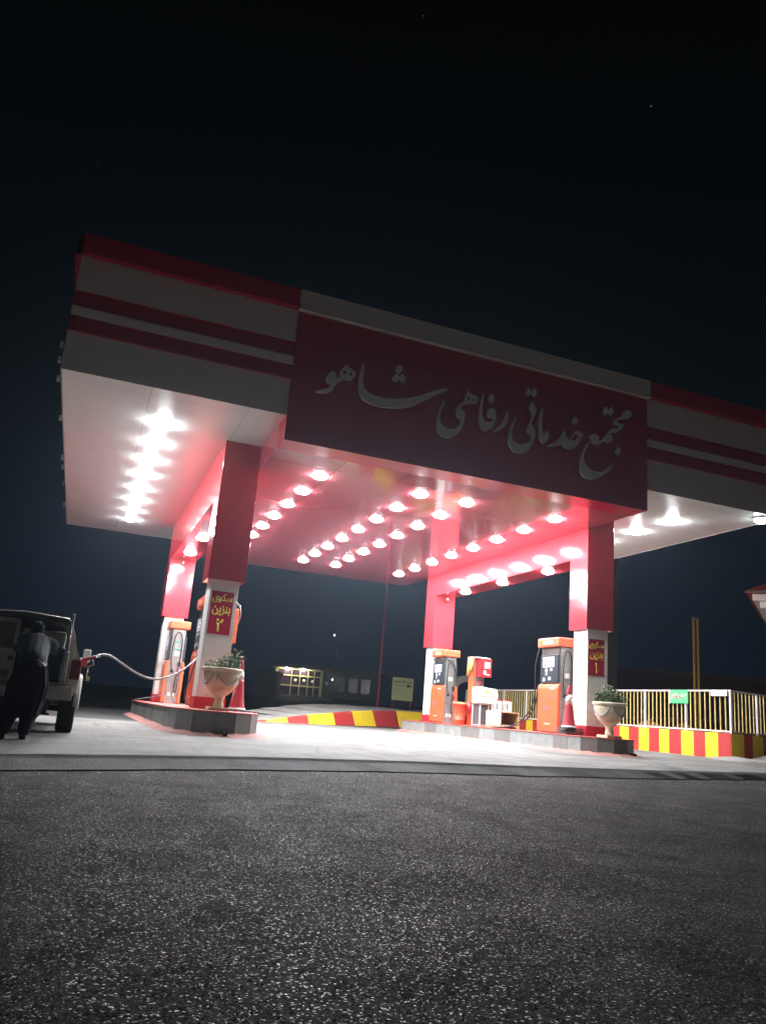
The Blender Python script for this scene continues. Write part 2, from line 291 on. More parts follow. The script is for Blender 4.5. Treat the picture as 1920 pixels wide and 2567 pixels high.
def concrete():
    m = bpy.data.materials.new('forecourt_concrete'); m.use_nodes = True; t = m.node_tree; b = t.nodes['Principled BSDF']
    g = N(t, 'ShaderNodeNewGeometry'); s = N(t, 'ShaderNodeSeparateXYZ'); t.links.new(g.outputs['Position'], s.inputs[0])
    def tex(k, sc, **kw):
        n = N(t, k, **kw); n.inputs['Scale'].default_value = sc; t.links.new(g.outputs['Position'], n.inputs['Vector']); return n
    n1 = tex('ShaderNodeTexNoise', 0.9); n1.inputs['Detail'].default_value = 9; n1.inputs['Roughness'].default_value = 0.65
    r1 = N(t, 'ShaderNodeValToRGB'); r1.color_ramp.elements[0].position = 0.30; r1.color_ramp.elements[0].color = (0.13, 0.128, 0.12, 1)
    r1.color_ramp.elements[1].position = 0.68; r1.color_ramp.elements[1].color = (0.28, 0.276, 0.262, 1)
    t.links.new(n1.outputs['Fac'], r1.inputs[0])
    n2 = tex('ShaderNodeTexNoise', 45); n2.inputs['Detail'].default_value = 3
    mm = N(t, 'ShaderNodeMix', data_type='RGBA', blend_type='MULTIPLY'); mm.inputs['Factor'].default_value = 0.5
    t.links.new(r1.outputs[0], mm.inputs[6]); t.links.new(n2.outputs['Fac'], mm.inputs[7])
    # dark oil stains and long tyre smears
    st = tex('ShaderNodeTexNoise', 0.8); st.inputs['Detail'].default_value = 7; st.inputs['Roughness'].default_value = .62
    mpn = N(t, 'ShaderNodeMapping'); mpn.inputs['Scale'].default_value = (5.5, .35, 1); t.links.new(g.outputs['Position'], mpn.inputs[0])
    ty = N(t, 'ShaderNodeTexNoise'); ty.inputs['Scale'].default_value = 1.0; ty.inputs['Detail'].default_value = 5; t.links.new(mpn.outputs[0], ty.inputs['Vector'])
    rs = N(t, 'ShaderNodeValToRGB'); rs.color_ramp.elements[0].position = .54; rs.color_ramp.elements[0].color = (1, 1, 1, 1); rs.color_ramp.elements[1].position = .70; rs.color_ramp.elements[1].color = (.48, .46, .43, 1)
    t.links.new(st.outputs['Fac'], rs.inputs[0])
    rt = N(t, 'ShaderNodeValToRGB'); rt.color_ramp.elements[0].position = .52; rt.color_ramp.elements[0].color = (1, 1, 1, 1); rt.color_ramp.elements[1].position = .72; rt.color_ramp.elements[1].color = (.66, .65, .64, 1)
    t.links.new(ty.outputs['Fac'], rt.inputs[0])
    q1 = N(t, 'ShaderNodeMix', data_type='RGBA', blend_type='MULTIPLY'); q1.inputs['Factor'].default_value = 1; t.links.new(mm.outputs[2], q1.inputs[6]); t.links.new(rs.outputs[0], q1.inputs[7])
    q2 = N(t, 'ShaderNodeMix', data_type='RGBA', blend_type='MULTIPLY'); q2.inputs['Factor'].default_value = 1; t.links.new(q1.outputs[2], q2.inputs[6]); t.links.new(rt.outputs[0], q2.inputs[7]); mm = q2
    # cracks and joints
    nz = tex('ShaderNodeTexNoise', 1.5); nz.inputs['Detail'].default_value = 6
    mxv = N(t, 'ShaderNodeMix', data_type='RGBA'); mxv.inputs['Factor'].default_value = 0.12
    t.links.new(g.outputs['Position'], mxv.inputs[6]); t.links.new(nz.outputs['Color'], mxv.inputs[7])
    vo = N(t, 'ShaderNodeTexVoronoi', feature='DISTANCE_TO_EDGE'); vo.inputs['Scale'].default_value = 0.33
    t.links.new(mxv.outputs[2], vo.inputs['Vector'])
    ls = N(t, 'ShaderNodeMath', operation='LESS_THAN'); ls.inputs[1].default_value = 0.006; t.links.new(vo.outputs['Distance'], ls.inputs[0])
    mc = N(t, 'ShaderNodeMix', data_type='RGBA'); mc.inputs[7].default_value = (0.10, 0.095, 0.085, 1)
    t.links.new(ls.outputs[0], mc.inputs['Factor']); t.links.new(mm.outputs[2], mc.inputs[6])
    # worn bituminous surface beyond the concrete apron on the left-hand lane and past the canopy
    def sstep(sock, a, b_, amp):
        ns = N(t, 'ShaderNodeMath', operation='MULTIPLY_ADD'); ns.inputs[1].default_value = amp; t.links.new(n1.outputs['Fac'], ns.inputs[0]); t.links.new(sock, ns.inputs[2])
        mr = N(t, 'ShaderNodeMapRange', interpolation_type='SMOOTHSTEP'); mr.inputs[1].default_value = a; mr.inputs[2].default_value = b_
        t.links.new(ns.outputs[0], mr.inputs[0]); return mr.outputs[0]
    yl = sstep(s.outputs['Y'], 4.2, 5.4, 1.2)
    xl = N(t, 'ShaderNodeMapRange', interpolation_type='SMOOTHSTEP'); xl.inputs[1].default_value = 0.3; xl.inputs[2].default_value = -0.2; xl.inputs[3].default_value = 0; xl.inputs[4].default_value = 1
    xl.inputs[1].default_value = -0.2; xl.inputs[2].default_value = 0.4; xl.inputs[3].default_value = 1; xl.inputs[4].default_value = 0
    t.links.new(s.outputs['X'], xl.inputs[0])
    a1 = N(t, 'ShaderNodeMath', operation='MULTIPLY'); t.links.new(yl, a1.inputs[0]); t.links.new(xl.outputs[0], a1.inputs[1])
    xo = N(t, 'ShaderNodeMapRange', interpolation_type='SMOOTHSTEP'); xo.inputs[1].default_value = -6.0; xo.inputs[2].default_value = -4.8; xo.inputs[3].default_value = 1; xo.inputs[4].default_value = 0
    t.links.new(s.outputs['X'], xo.inputs[0])
    a2 = N(t, 'ShaderNodeMath', operation='MAXIMUM'); t.links.new(a1.outputs[0], a2.inputs[0]); a2.inputs[1].default_value = 0
    yb = sstep(s.outputs['Y'], 13.2, 14.2, 0.8)
    a3 = N(t, 'ShaderNodeMath', operation='MAXIMUM'); t.links.new(a2.outputs[0], a3.inputs[0]); t.links.new(yb, a3.inputs[1])
    md = N(t, 'ShaderNodeMix', data_type='RGBA'); md.inputs[7].default_value = (0.028, 0.027, 0.026, 1)
    t.links.new(a3.outputs[0], md.inputs['Factor']); t.links.new(mc.outputs[2], md.inputs[6])
    t.links.new(md.outputs[2], b.inputs['Base Color'])
    b.inputs['Roughness'].default_value = 0.72; b.inputs['Specular IOR Level'].default_value = 0.3
    ih = N(t, 'ShaderNodeMath', operation='MULTIPLY_ADD'); ih.inputs[1].default_value = 0.15; t.links.new(n2.outputs['Fac'], ih.inputs[0]); t.links.new(n1.outputs['Fac'], ih.inputs[2])
    bp = N(t, 'ShaderNodeBump'); bp.inputs['Strength'].default_value = 0.35; bp.inputs['Distance'].default_value = 0.04
    t.links.new(ih.outputs[0], bp.inputs['Height']); t.links.new(bp.outputs[0], b.inputs['Normal'])
    return m
M['concrete'] = concrete()

# ---------------------------------------------------------------- mesh helpers
class MB:
    def __init__(s): s.v = []; s.f = []; s.m = []; s.sm = []
    def add(s, verts, faces, mi=0, smooth=False):
        o = len(s.v); s.v += [tuple(v) for v in verts]
        for f in faces: s.f.append([o + i for i in f]); s.m.append(mi); s.sm.append(smooth)
        return s
    def box(s, x0, y0, z0, x1, y1, z1, mi=0, M4=None):
        if x0 > x1: x0, x1 = x1, x0
        if y0 > y1: y0, y1 = y1, y0
        if z0 > z1: z0, z1 = z1, z0
        v = [(x, y, z) for z in (z0, z1) for y in (y0, y1) for x in (x0, x1)]
        if M4 is not None: v = [M4 @ Vector(p) for p in v]
        return s.add(v, [(0, 2, 3, 1), (4, 5, 7, 6), (0, 1, 5, 4), (2, 6, 7, 3), (0, 4, 6, 2), (1, 3, 7, 5)], mi)
    def prism(s, poly, z0, z1, mi=0, mtop=None, axis='Z', closed=True):
        """poly in the two other axes, extruded along axis"""
        n = len(poly)
        def P(a, b, c):
            return {'Z': (a, b, c), 'X': (c, a, b), 'Y': (a, c, b)}[axis]
        v = [P(a, b, z0) for a, b in poly] + [P(a, b, z1) for a, b in poly]
        s.add(v, [(i, (i + 1) % n, n + (i + 1) % n, n + i) for i in range(n)], mi)
        s.add(v, [tuple(range(n, 2 * n))], mi if mtop is None else mtop); s.add(v, [tuple(reversed(range(n)))], mi)
        return s
    def tube(s, pts, r, n=8, mi=0, caps=True):
        pts = [Vector(p) for p in pts]; rs = r if isinstance(r, (list, tuple)) else [r] * len(pts)
        rings = []; up = Vector((0, 0, 1)); prev = None
        for i, p in enumerate(pts):
            d = (pts[min(i + 1, len(pts) - 1)] - pts[max(i - 1, 0)])
            if d.length < 1e-9: d = Vector((0, 0, 1))
            d.normalize()
            if prev is None:
                a = d.cross(up)
                if a.length < 1e-3: a = d.cross(Vector((1, 0, 0)))
            else: a = prev - d * prev.dot(d)
            if a.length < 1e-6: a = d.cross(Vector((0, 1, 0)))
            a.normalize(); b = d.cross(a); prev = a
            rings.append([p + (a * math.cos(2 * math.pi * k / n) + b * math.sin(2 * math.pi * k / n)) * rs[i] for k in range(n)])
        v = [q for rg in rings for q in rg]
        f = [(i * n + k, i * n + (k + 1) % n, (i + 1) * n + (k + 1) % n, (i + 1) * n + k) for i in range(len(pts) - 1) for k in range(n)]
        s.add(v, f, mi, True)
        if caps: s.add(v, [tuple(reversed(range(n))), tuple(range((len(pts) - 1) * n, len(pts) * n))], mi)
        return s
    def lathe(s, prof, c=(0, 0, 0), n=24, mi=0, M4=None, scallop=0, nsc=8):
        v = []
        for r, z in prof:
            for k in range(n):
                a = 2 * math.pi * k / n; rr = r * (1 + scallop * math.cos(nsc * a))
                v.append(Vector((rr * math.cos(a), rr * math.sin(a), z)))
        if M4 is not None: v = [M4 @ p for p in v]
        v = [(p[0] + c[0], p[1] + c[1], p[2] + c[2]) for p in v]
        f = [(i * n + k, i * n + (k + 1) % n, (i + 1) * n + (k + 1) % n, (i + 1) * n + k) for i in range(len(prof) - 1) for k in range(n)]
        s.add(v, f, mi, True)
        s.add(v, [tuple(reversed(range(n))), tuple(range((len(prof) - 1) * n, len(prof) * n))], mi)
        return s
    def ball(s, c, r, n=8, mi=0, sc=(1, 1, 1)):
        pr = [(max(1e-4, r * math.sin(math.pi * i / n)), -r * math.cos(math.pi * i / n)) for i in range(n + 1)]
        return s.lathe(pr, c, n * 2, mi, Matrix.Diagonal((*sc, 1)))
    def build(s, name, mats, parent=None, bevel=0.0, seg=2):
        me = bpy.data.meshes.new(name)
        off = Vector(parent['_w']) if parent is not None else Vector((0, 0, 0))
        me.from_pydata([tuple(Vector(p) - off) for p in s.v], [], s.f)
        mats = mats if isinstance(mats, (list, tuple)) else [mats]
        for mm in mats: me.materials.append(mm)
        for p, mi, sm in zip(me.polygons, s.m, s.sm): p.material_index = mi; p.use_smooth = sm
        me.update()
        bm = bmesh.new(); bm.from_mesh(me); bmesh.ops.remove_doubles(bm, verts=bm.verts, dist=1e-5)
        bmesh.ops.recalc_face_normals(bm, faces=bm.faces); bm.to_mesh(me); bm.free()
        o = bpy.data.objects.new(name, me); COL.objects.link(o)
        if parent is not None: o.parent = parent
        o['_w'] = tuple(off)
        if bevel > 0:
            b = o.modifiers.new('bevel', 'BEVEL'); b.width = bevel; b.segments = seg; b.limit_method = 'ANGLE'; b.angle_limit = R_(40)
            b.harden_normals = False
        return o

def thing(name, label, cat, loc, group=None):
    o = bpy.data.objects.new(name, None); COL.objects.link(o); o.location = loc; o.empty_display_size = 0.2
    o['_w'] = tuple(loc); o['label'] = label; o['category'] = cat
    if group: o['group'] = group
    return o
def tag(o, label, cat, group=None):
    o['label'] = label; o['category'] = cat
    if group: o['group'] = group
    return o
def struct(o, kind='structure'):
    o['kind'] = kind; return o
def copy_tree(o, parent=None):
    c = o.copy(); COL.objects.link(c)
    if parent is not None: c.parent = parent
    for ch in list(o.children): copy_tree(ch, c)
    return c
def spline(pts, closed=False, step=6):
    """smooth curve through points; a third value of 1 keeps the corner sharp"""
    n = len(pts); out = []
    rng = range(n if closed else n - 1)
    for i in rng:
        p1 = pts[i]; p2 = pts[(i + 1) % n]
        s1 = len(p1) > 2 and p1[-1] == 1 and closed; s2 = len(p2) > 2 and p2[-1] == 1 and closed
        D = 2 if closed else len(p1)
        p0 = pts[(i - 1) % n] if (closed or i > 0) else p1
        p3 = pts[(i + 2) % n] if (closed or i + 2 < n) else p2
        a = [0 if s1 else (p2[d] - p0[d]) / 2 for d in range(D)]
        b = [0 if s2 else (p3[d] - p1[d]) / 2 for d in range(D)]
        if s1: a = [(p2[d] - p1[d]) * 0.7 for d in range(D)]
        if s2: b = [(p2[d] - p1[d]) * 0.7 for d in range(D)]
        for k in range(step):
            t = k / step; t2 = t * t; t3 = t2 * t
            out.append(tuple((2 * t3 - 3 * t2 + 1) * p1[d] + (t3 - 2 * t2 + t) * a[d] + (-2 * t3 + 3 * t2) * p2[d] + (t3 - t2) * b[d] for d in range(D)))
    if not closed: out.append(tuple(pts[-1][:len(pts[0])]))
    return out

# Persian lettering: joins the letters by hand and sets them in visual order
FORMS = {'ا': 'ﺍﺎ', 'آ': 'ﺁﺂ', 'ب': 'ﺏﺐﺑﺒ', 'ت': 'ﺕﺖﺗﺘ', 'ج': 'ﺝﺞﺟﺠ', 'خ': 'ﺥﺦﺧﺨ', 'د': 'ﺩﺪ', 'ر': 'ﺭﺮ', 'ز': 'ﺯﺰ', 'س': 'ﺱﺲﺳﺴ',
         'ش': 'ﺵﺶﺷﺸ', 'ع': 'ﻉﻊﻋﻌ', 'ف': 'ﻑﻒﻓﻔ', 'ک': 'ﮎﮏﮐﮑ', 'ل': 'ﻝﻞﻟﻠ', 'م': 'ﻡﻢﻣﻤ', 'ن': 'ﻥﻦﻧﻨ', 'و': 'ﻭﻮ', 'ه': 'ﻩﻪﻫﻬ',
         'ی': 'ﯼﯽﯾﯿ', 'ح': 'ﺡﺢﺣﺤ'}
def shape_fa(w):
    out = []
    for i, c in enumerate(w):
        if c not in FORMS: out.append(c); continue
        f = FORMS[c]; prev = i > 0 and w[i - 1] in FORMS and len(FORMS[w[i - 1]]) == 4
        nxt = i + 1 < len(w) and w[i + 1] in FORMS and len(f) == 4
        out.append(f[(2 if nxt else 0) + (1 if prev else 0)] if len(f) == 4 else f[1 if prev else 0])
    return ''.join(reversed(out))
def text_mesh(name, s, m, parent, origin, xdir, width, height, bold=0.0, depth=0.004, fa=True):
    """flat lettering centred on origin, running along xdir, standing up in +Z"""
    c = bpy.data.curves.new(name, 'FONT'); c.body = shape_fa(s) if fa else s; c.extrude = 0.0; c.offset = bold; c.resolution_u = 3
    tmp = bpy.data.objects.new('tmp', c); COL.objects.link(tmp); bpy.context.view_layer.update()
    me = bpy.data.meshes.new_from_object(tmp.evaluated_get(bpy.context.evaluated_depsgraph_get()))
    bpy.data.objects.remove(tmp)
    xs = [v.co.x for v in me.vertices]; ys = [v.co.y for v in me.vertices]
    cx, cyy = (min(xs) + max(xs)) / 2, (min(ys) + max(ys)) / 2
    sx = width / (max(xs) - min(xs)); sy = height / (max(ys) - min(ys))
    off = Vector(parent['_w']); xd = Vector(xdir).normalized(); nrm = xd.cross(Vector((0, 0, 1)))
    for v in me.vertices:
        v.co = Vector(origin) + xd * ((v.co.x - cx) * sx) + Vector((0, 0, (v.co.y - cyy) * sy)) - off
    bm = bmesh.new(); bm.from_mesh(me)
    g = bmesh.ops.extrude_face_region(bm, geom=bm.faces[:]); vs_ = [q for q in g['geom'] if isinstance(q, bmesh.types.BMVert)]
    bmesh.ops.translate(bm, verts=vs_, vec=nrm * depth); bmesh.ops.recalc_face_normals(bm, faces=bm.faces)
    bm.to_mesh(me); bm.free(); me.materials.clear(); me.materials.append(m)
    o = bpy.data.objects.new(name, me); COL.objects.link(o); o.parent = parent; o['_w'] = tuple(off)
    return o

# ================================================================ GROUND
def GZ(x): return -3.13 + 0.013 * max(-40, min(40, x))
def sm(a, b, t):
    t = max(0, min(1, (t - a) / (b - a))); return t * t * (3 - 2 * t)
def TZ(x, y):
    z = GZ(x) - 0.13 + 1.45 * sm(18, 68, y)
    return z
def terrain():
    xs = [-180, -120, -80, -55, -40, -30, -25] + [-20 + i * 2 for i in range(31)] + [50, 65, 85, 120, 180]
    ys = [-60, -50, -40] + [-30 + i * 3 for i in range(16)] + [20 + 4 * i for i in range(24)] + [130, 160, 200, 250]
    v = [(x, y, TZ(x, y)) for y in ys for x in xs]; n = len(xs)
    f = [(j * n + i, j * n + i + 1, (j + 1) * n + i + 1, (j + 1) * n + i) for j in range(len(ys) - 1) for i in range(n - 1)]
    mb = MB(); mb.add(v, f, 0, True); return struct(mb.build('road', M['asphalt']))
terrain()
# concrete forecourt, one step above the road, its front edge slightly ragged
EDGE = [(-34, -17.5), (-12, -11.1), (-6, -9.2), (-2.83, -8.02), (-1.68, -7.46), (-0.05, -6.78), (2.16, -6.22), (3.99, -6.05), (6.98, -5.55), (10.17, -4.62), (16, -3.0), (26, -0.5), (38, 3)]
edge = []
for a, b in zip(EDGE, EDGE[1:]):
    k = max(2, int((b[0] - a[0]) / 0.35))
    for i in range(k):
        t = i / k; edge.append((a[0] + (b[0] - a[0]) * t, a[1] + (b[1] - a[1]) * t + random.uniform(-0.018, 0.018)))
edge.append(EDGE[-1])
back = [(38, 9), (22, 5.0), (15.1, 1.3), (15.1, 18.4), (-34, 18.4)]
poly = edge + back
mb = MB(); mb.add([(x, y, GZ(x)) for x, y in poly], [tuple(range(len(poly)))])
struct(mb.build('ground', M['concrete']))
M['skirt'] = mat('kerb_skirt', (0.12, 0.122, 0.125), 0.8, var=0.25, vscale=6, bump=0.5, bscale=30, dirt=(0.05, 0.05, 0.05), dscale=3)
mb = MB(); v = []
for i, (x, y) in enumerate(edge):
    w = (0.34 if x < 0 else 0.34 - 0.02 * x); w = max(0.16, w) + random.uniform(-0.045, 0.045)
    v += [(x, y, GZ(x) - 0.002), (x + 0.02, y - 0.05, GZ(x) - 0.03), (x + 0.05, y - w, GZ(x) - 0.115), (x + 0.06, y - w - 0.02, GZ(x) - 0.16)]
f = [(4 * i + k, 4 * i + k + 1, 4 * i + 5 + k, 4 * i + 4 + k) for i in range(len(edge) - 1) for k in range(3)]
mb.add(v, f); struct(mb.build('pavement', M['skirt']))
# loose aggregate lying along the ragged road edge, and pale chips scattered over the road
def chips():
    mb = MB()
    for i in range(5200):
        if i < 2500:
            a = random.choice(edge[18:-8]); x = a[0] + random.uniform(-.3, .3); y = a[1] - 0.40 - abs(random.gauss(0, 0.25)); r = random.uniform(0.004, 0.012)
        else:
            d = random.random() ** 1.3 * 9.0 + 1.3; u = random.uniform(-0.55, 0.55)
            x = -2.27 + d * (0.339 + 0.941 * u); y = -16.81 + d * (0.941 - 0.339 * u); r = random.uniform(0.002, 0.0055)
            if y > -7.2 + 0.25 * x - 0.45: continue
        z = GZ(x) - 0.13; n = 5; a0 = random.random() * 6
        ring = [(x + r * math.cos(a0 + k * 1.257) * random.uniform(.7, 1.2), y + r * math.sin(a0 + k * 1.257) * random.uniform(.7, 1.2), z + r * 0.15) for k in range(n)]
        top = (x + random.uniform(-.3, .3) * r, y + random.uniform(-.3, .3) * r, z + r * random.uniform(.6, 1.1))
        mb.add(ring + [top], [(k, (k + 1) % n, n) for k in range(n)], 0 if random.random() < .35 else 1)
    return struct(mb.build('gravel', [M['chip_pale'], M['chip_grey']]), 'stuff')
M['chip_pale'] = mat('chip_pale', (0.34, 0.345, 0.35), 0.45, var=0.3, vscale=20)
M['chip_grey'] = mat('chip_grey', (0.09, 0.088, 0.085), 0.55, var=0.4, vscale=20)
chips()

# ================================================================ CANOPY
W = 0.8; XC = 9.463; CD = 0.782; YR = 9.347; ZW = 3.088; ZC = 2.567; ZB = 1.845; YF = -2.27; YB = 12.42; XL = -3.42; XR = 13.68
canopy = thing('fuel_canopy', 'large red and white canopy on four columns with raised Persian lettering', 'canopy', (5.13, 5.0, 0))
# roof deck
MB().box(XL + .1, YF + .15, 5.0, XR - .1, YB - .15, 5.1).build('roof', M['grey_concrete'], canopy)
# white soffits, one each side of the centre bay
MB().box(XL + .02, YF + .02, ZW, W - .001, YB - .02, ZW + .06).build('soffit', M['white_soffit'], canopy)
MB().box(XC + .001, YF + .02, ZW, XR - .02, YB - .02, ZW + .06).build('soffit', M['white_soffit'], canopy)
# lower red ceiling of the centre bay
MB().box(W, YF - .02, ZC, XC, YB, ZC + .3, 0).box(W, YF - .02, ZC + .3, W + .12, YB, ZW + .5).box(XC - .12, YF - .02, ZC + .3, XC, YB, ZW + .5).build('ceiling', M['red_ceiling'], canopy)
# stepped fascia: profile (outward offset, z)
PROF = [(0.0, ZW - .004, 0), (0.0, 3.84, 0), (0.03, 3.845, 1), (0.03, 3.875, 1), (-0.05, 3.88, 1), (-0.07, 4.15, 1), (0.0, 4.16, 0), (0.02, 4.30, 0), (0.02, 4.345, 0), (-0.05, 4.35, 1), (-0.08, 4.66, 1),
        (0.0, 4.67, 0), (0.0, 5.385, 0), (0.13, 5.39, 1), (0.13, 5.46, 1), (0.11, 5.80, 1), (-0.12, 5.80, 1), (-0.12, 5.05, 0)]
def fascia(name, p0, p1, nrm):
    mb = MB(); d = Vector(nrm)
    for (o1, z1, m1), (o2, z2, m2) in zip(PROF, PROF[1:]):
        m_ = 1 if (m1 == 1 and m2 == 1) else (0 if m1 == 0 and m2 == 0 else 1)
        v = [(p0[0] + d.x * o1, p0[1] + d.y * o1, z1), (p1[0] + d.x * o1, p1[1] + d.y * o1, z1), (p1[0] + d.x * o2, p1[1] + d.y * o2, z2), (p0[0] + d.x * o2, p0[1] + d.y * o2, z2)]
        mb.add(v, [(0, 1, 2, 3)], m_)
    return mb.build(name, [M['white_panel'], M['red_band']], canopy)
M['red_band'] = panel_mat('red_band', (0.60, 0.012, 0.045), 0.2, 3.2, 50, 'XZ', seam=0.7)
fascia('fascia', (XL, YF), (W, YF), (0, -1, 0)); fascia('fascia', (XC, YF), (XR, YF), (0, -1, 0))
fascia('fascia', (XL, YB), (XL, YF), (-1, 0, 0)); fascia('fascia', (XR, YF), (XR, YB), (1, 0, 0)); fascia('fascia', (XR, YB), (XL, YB), (0, 1, 0))
# big red sign box with its pale cap
MB().box(W - .01, YF - .03, ZC - .006, XC + .01, YF + .6, 5.345).build('sign_panel', M['red_sign'], canopy)
MB().box(W - .03, YF - .14, 5.35, XC + .04, YF + .6, 5.385).box(W - .03, YF - .13, 5.386, XC + .04, YF + .6, 5.80).build('sign_cap', M['white_panel'], canopy, bevel=.006)
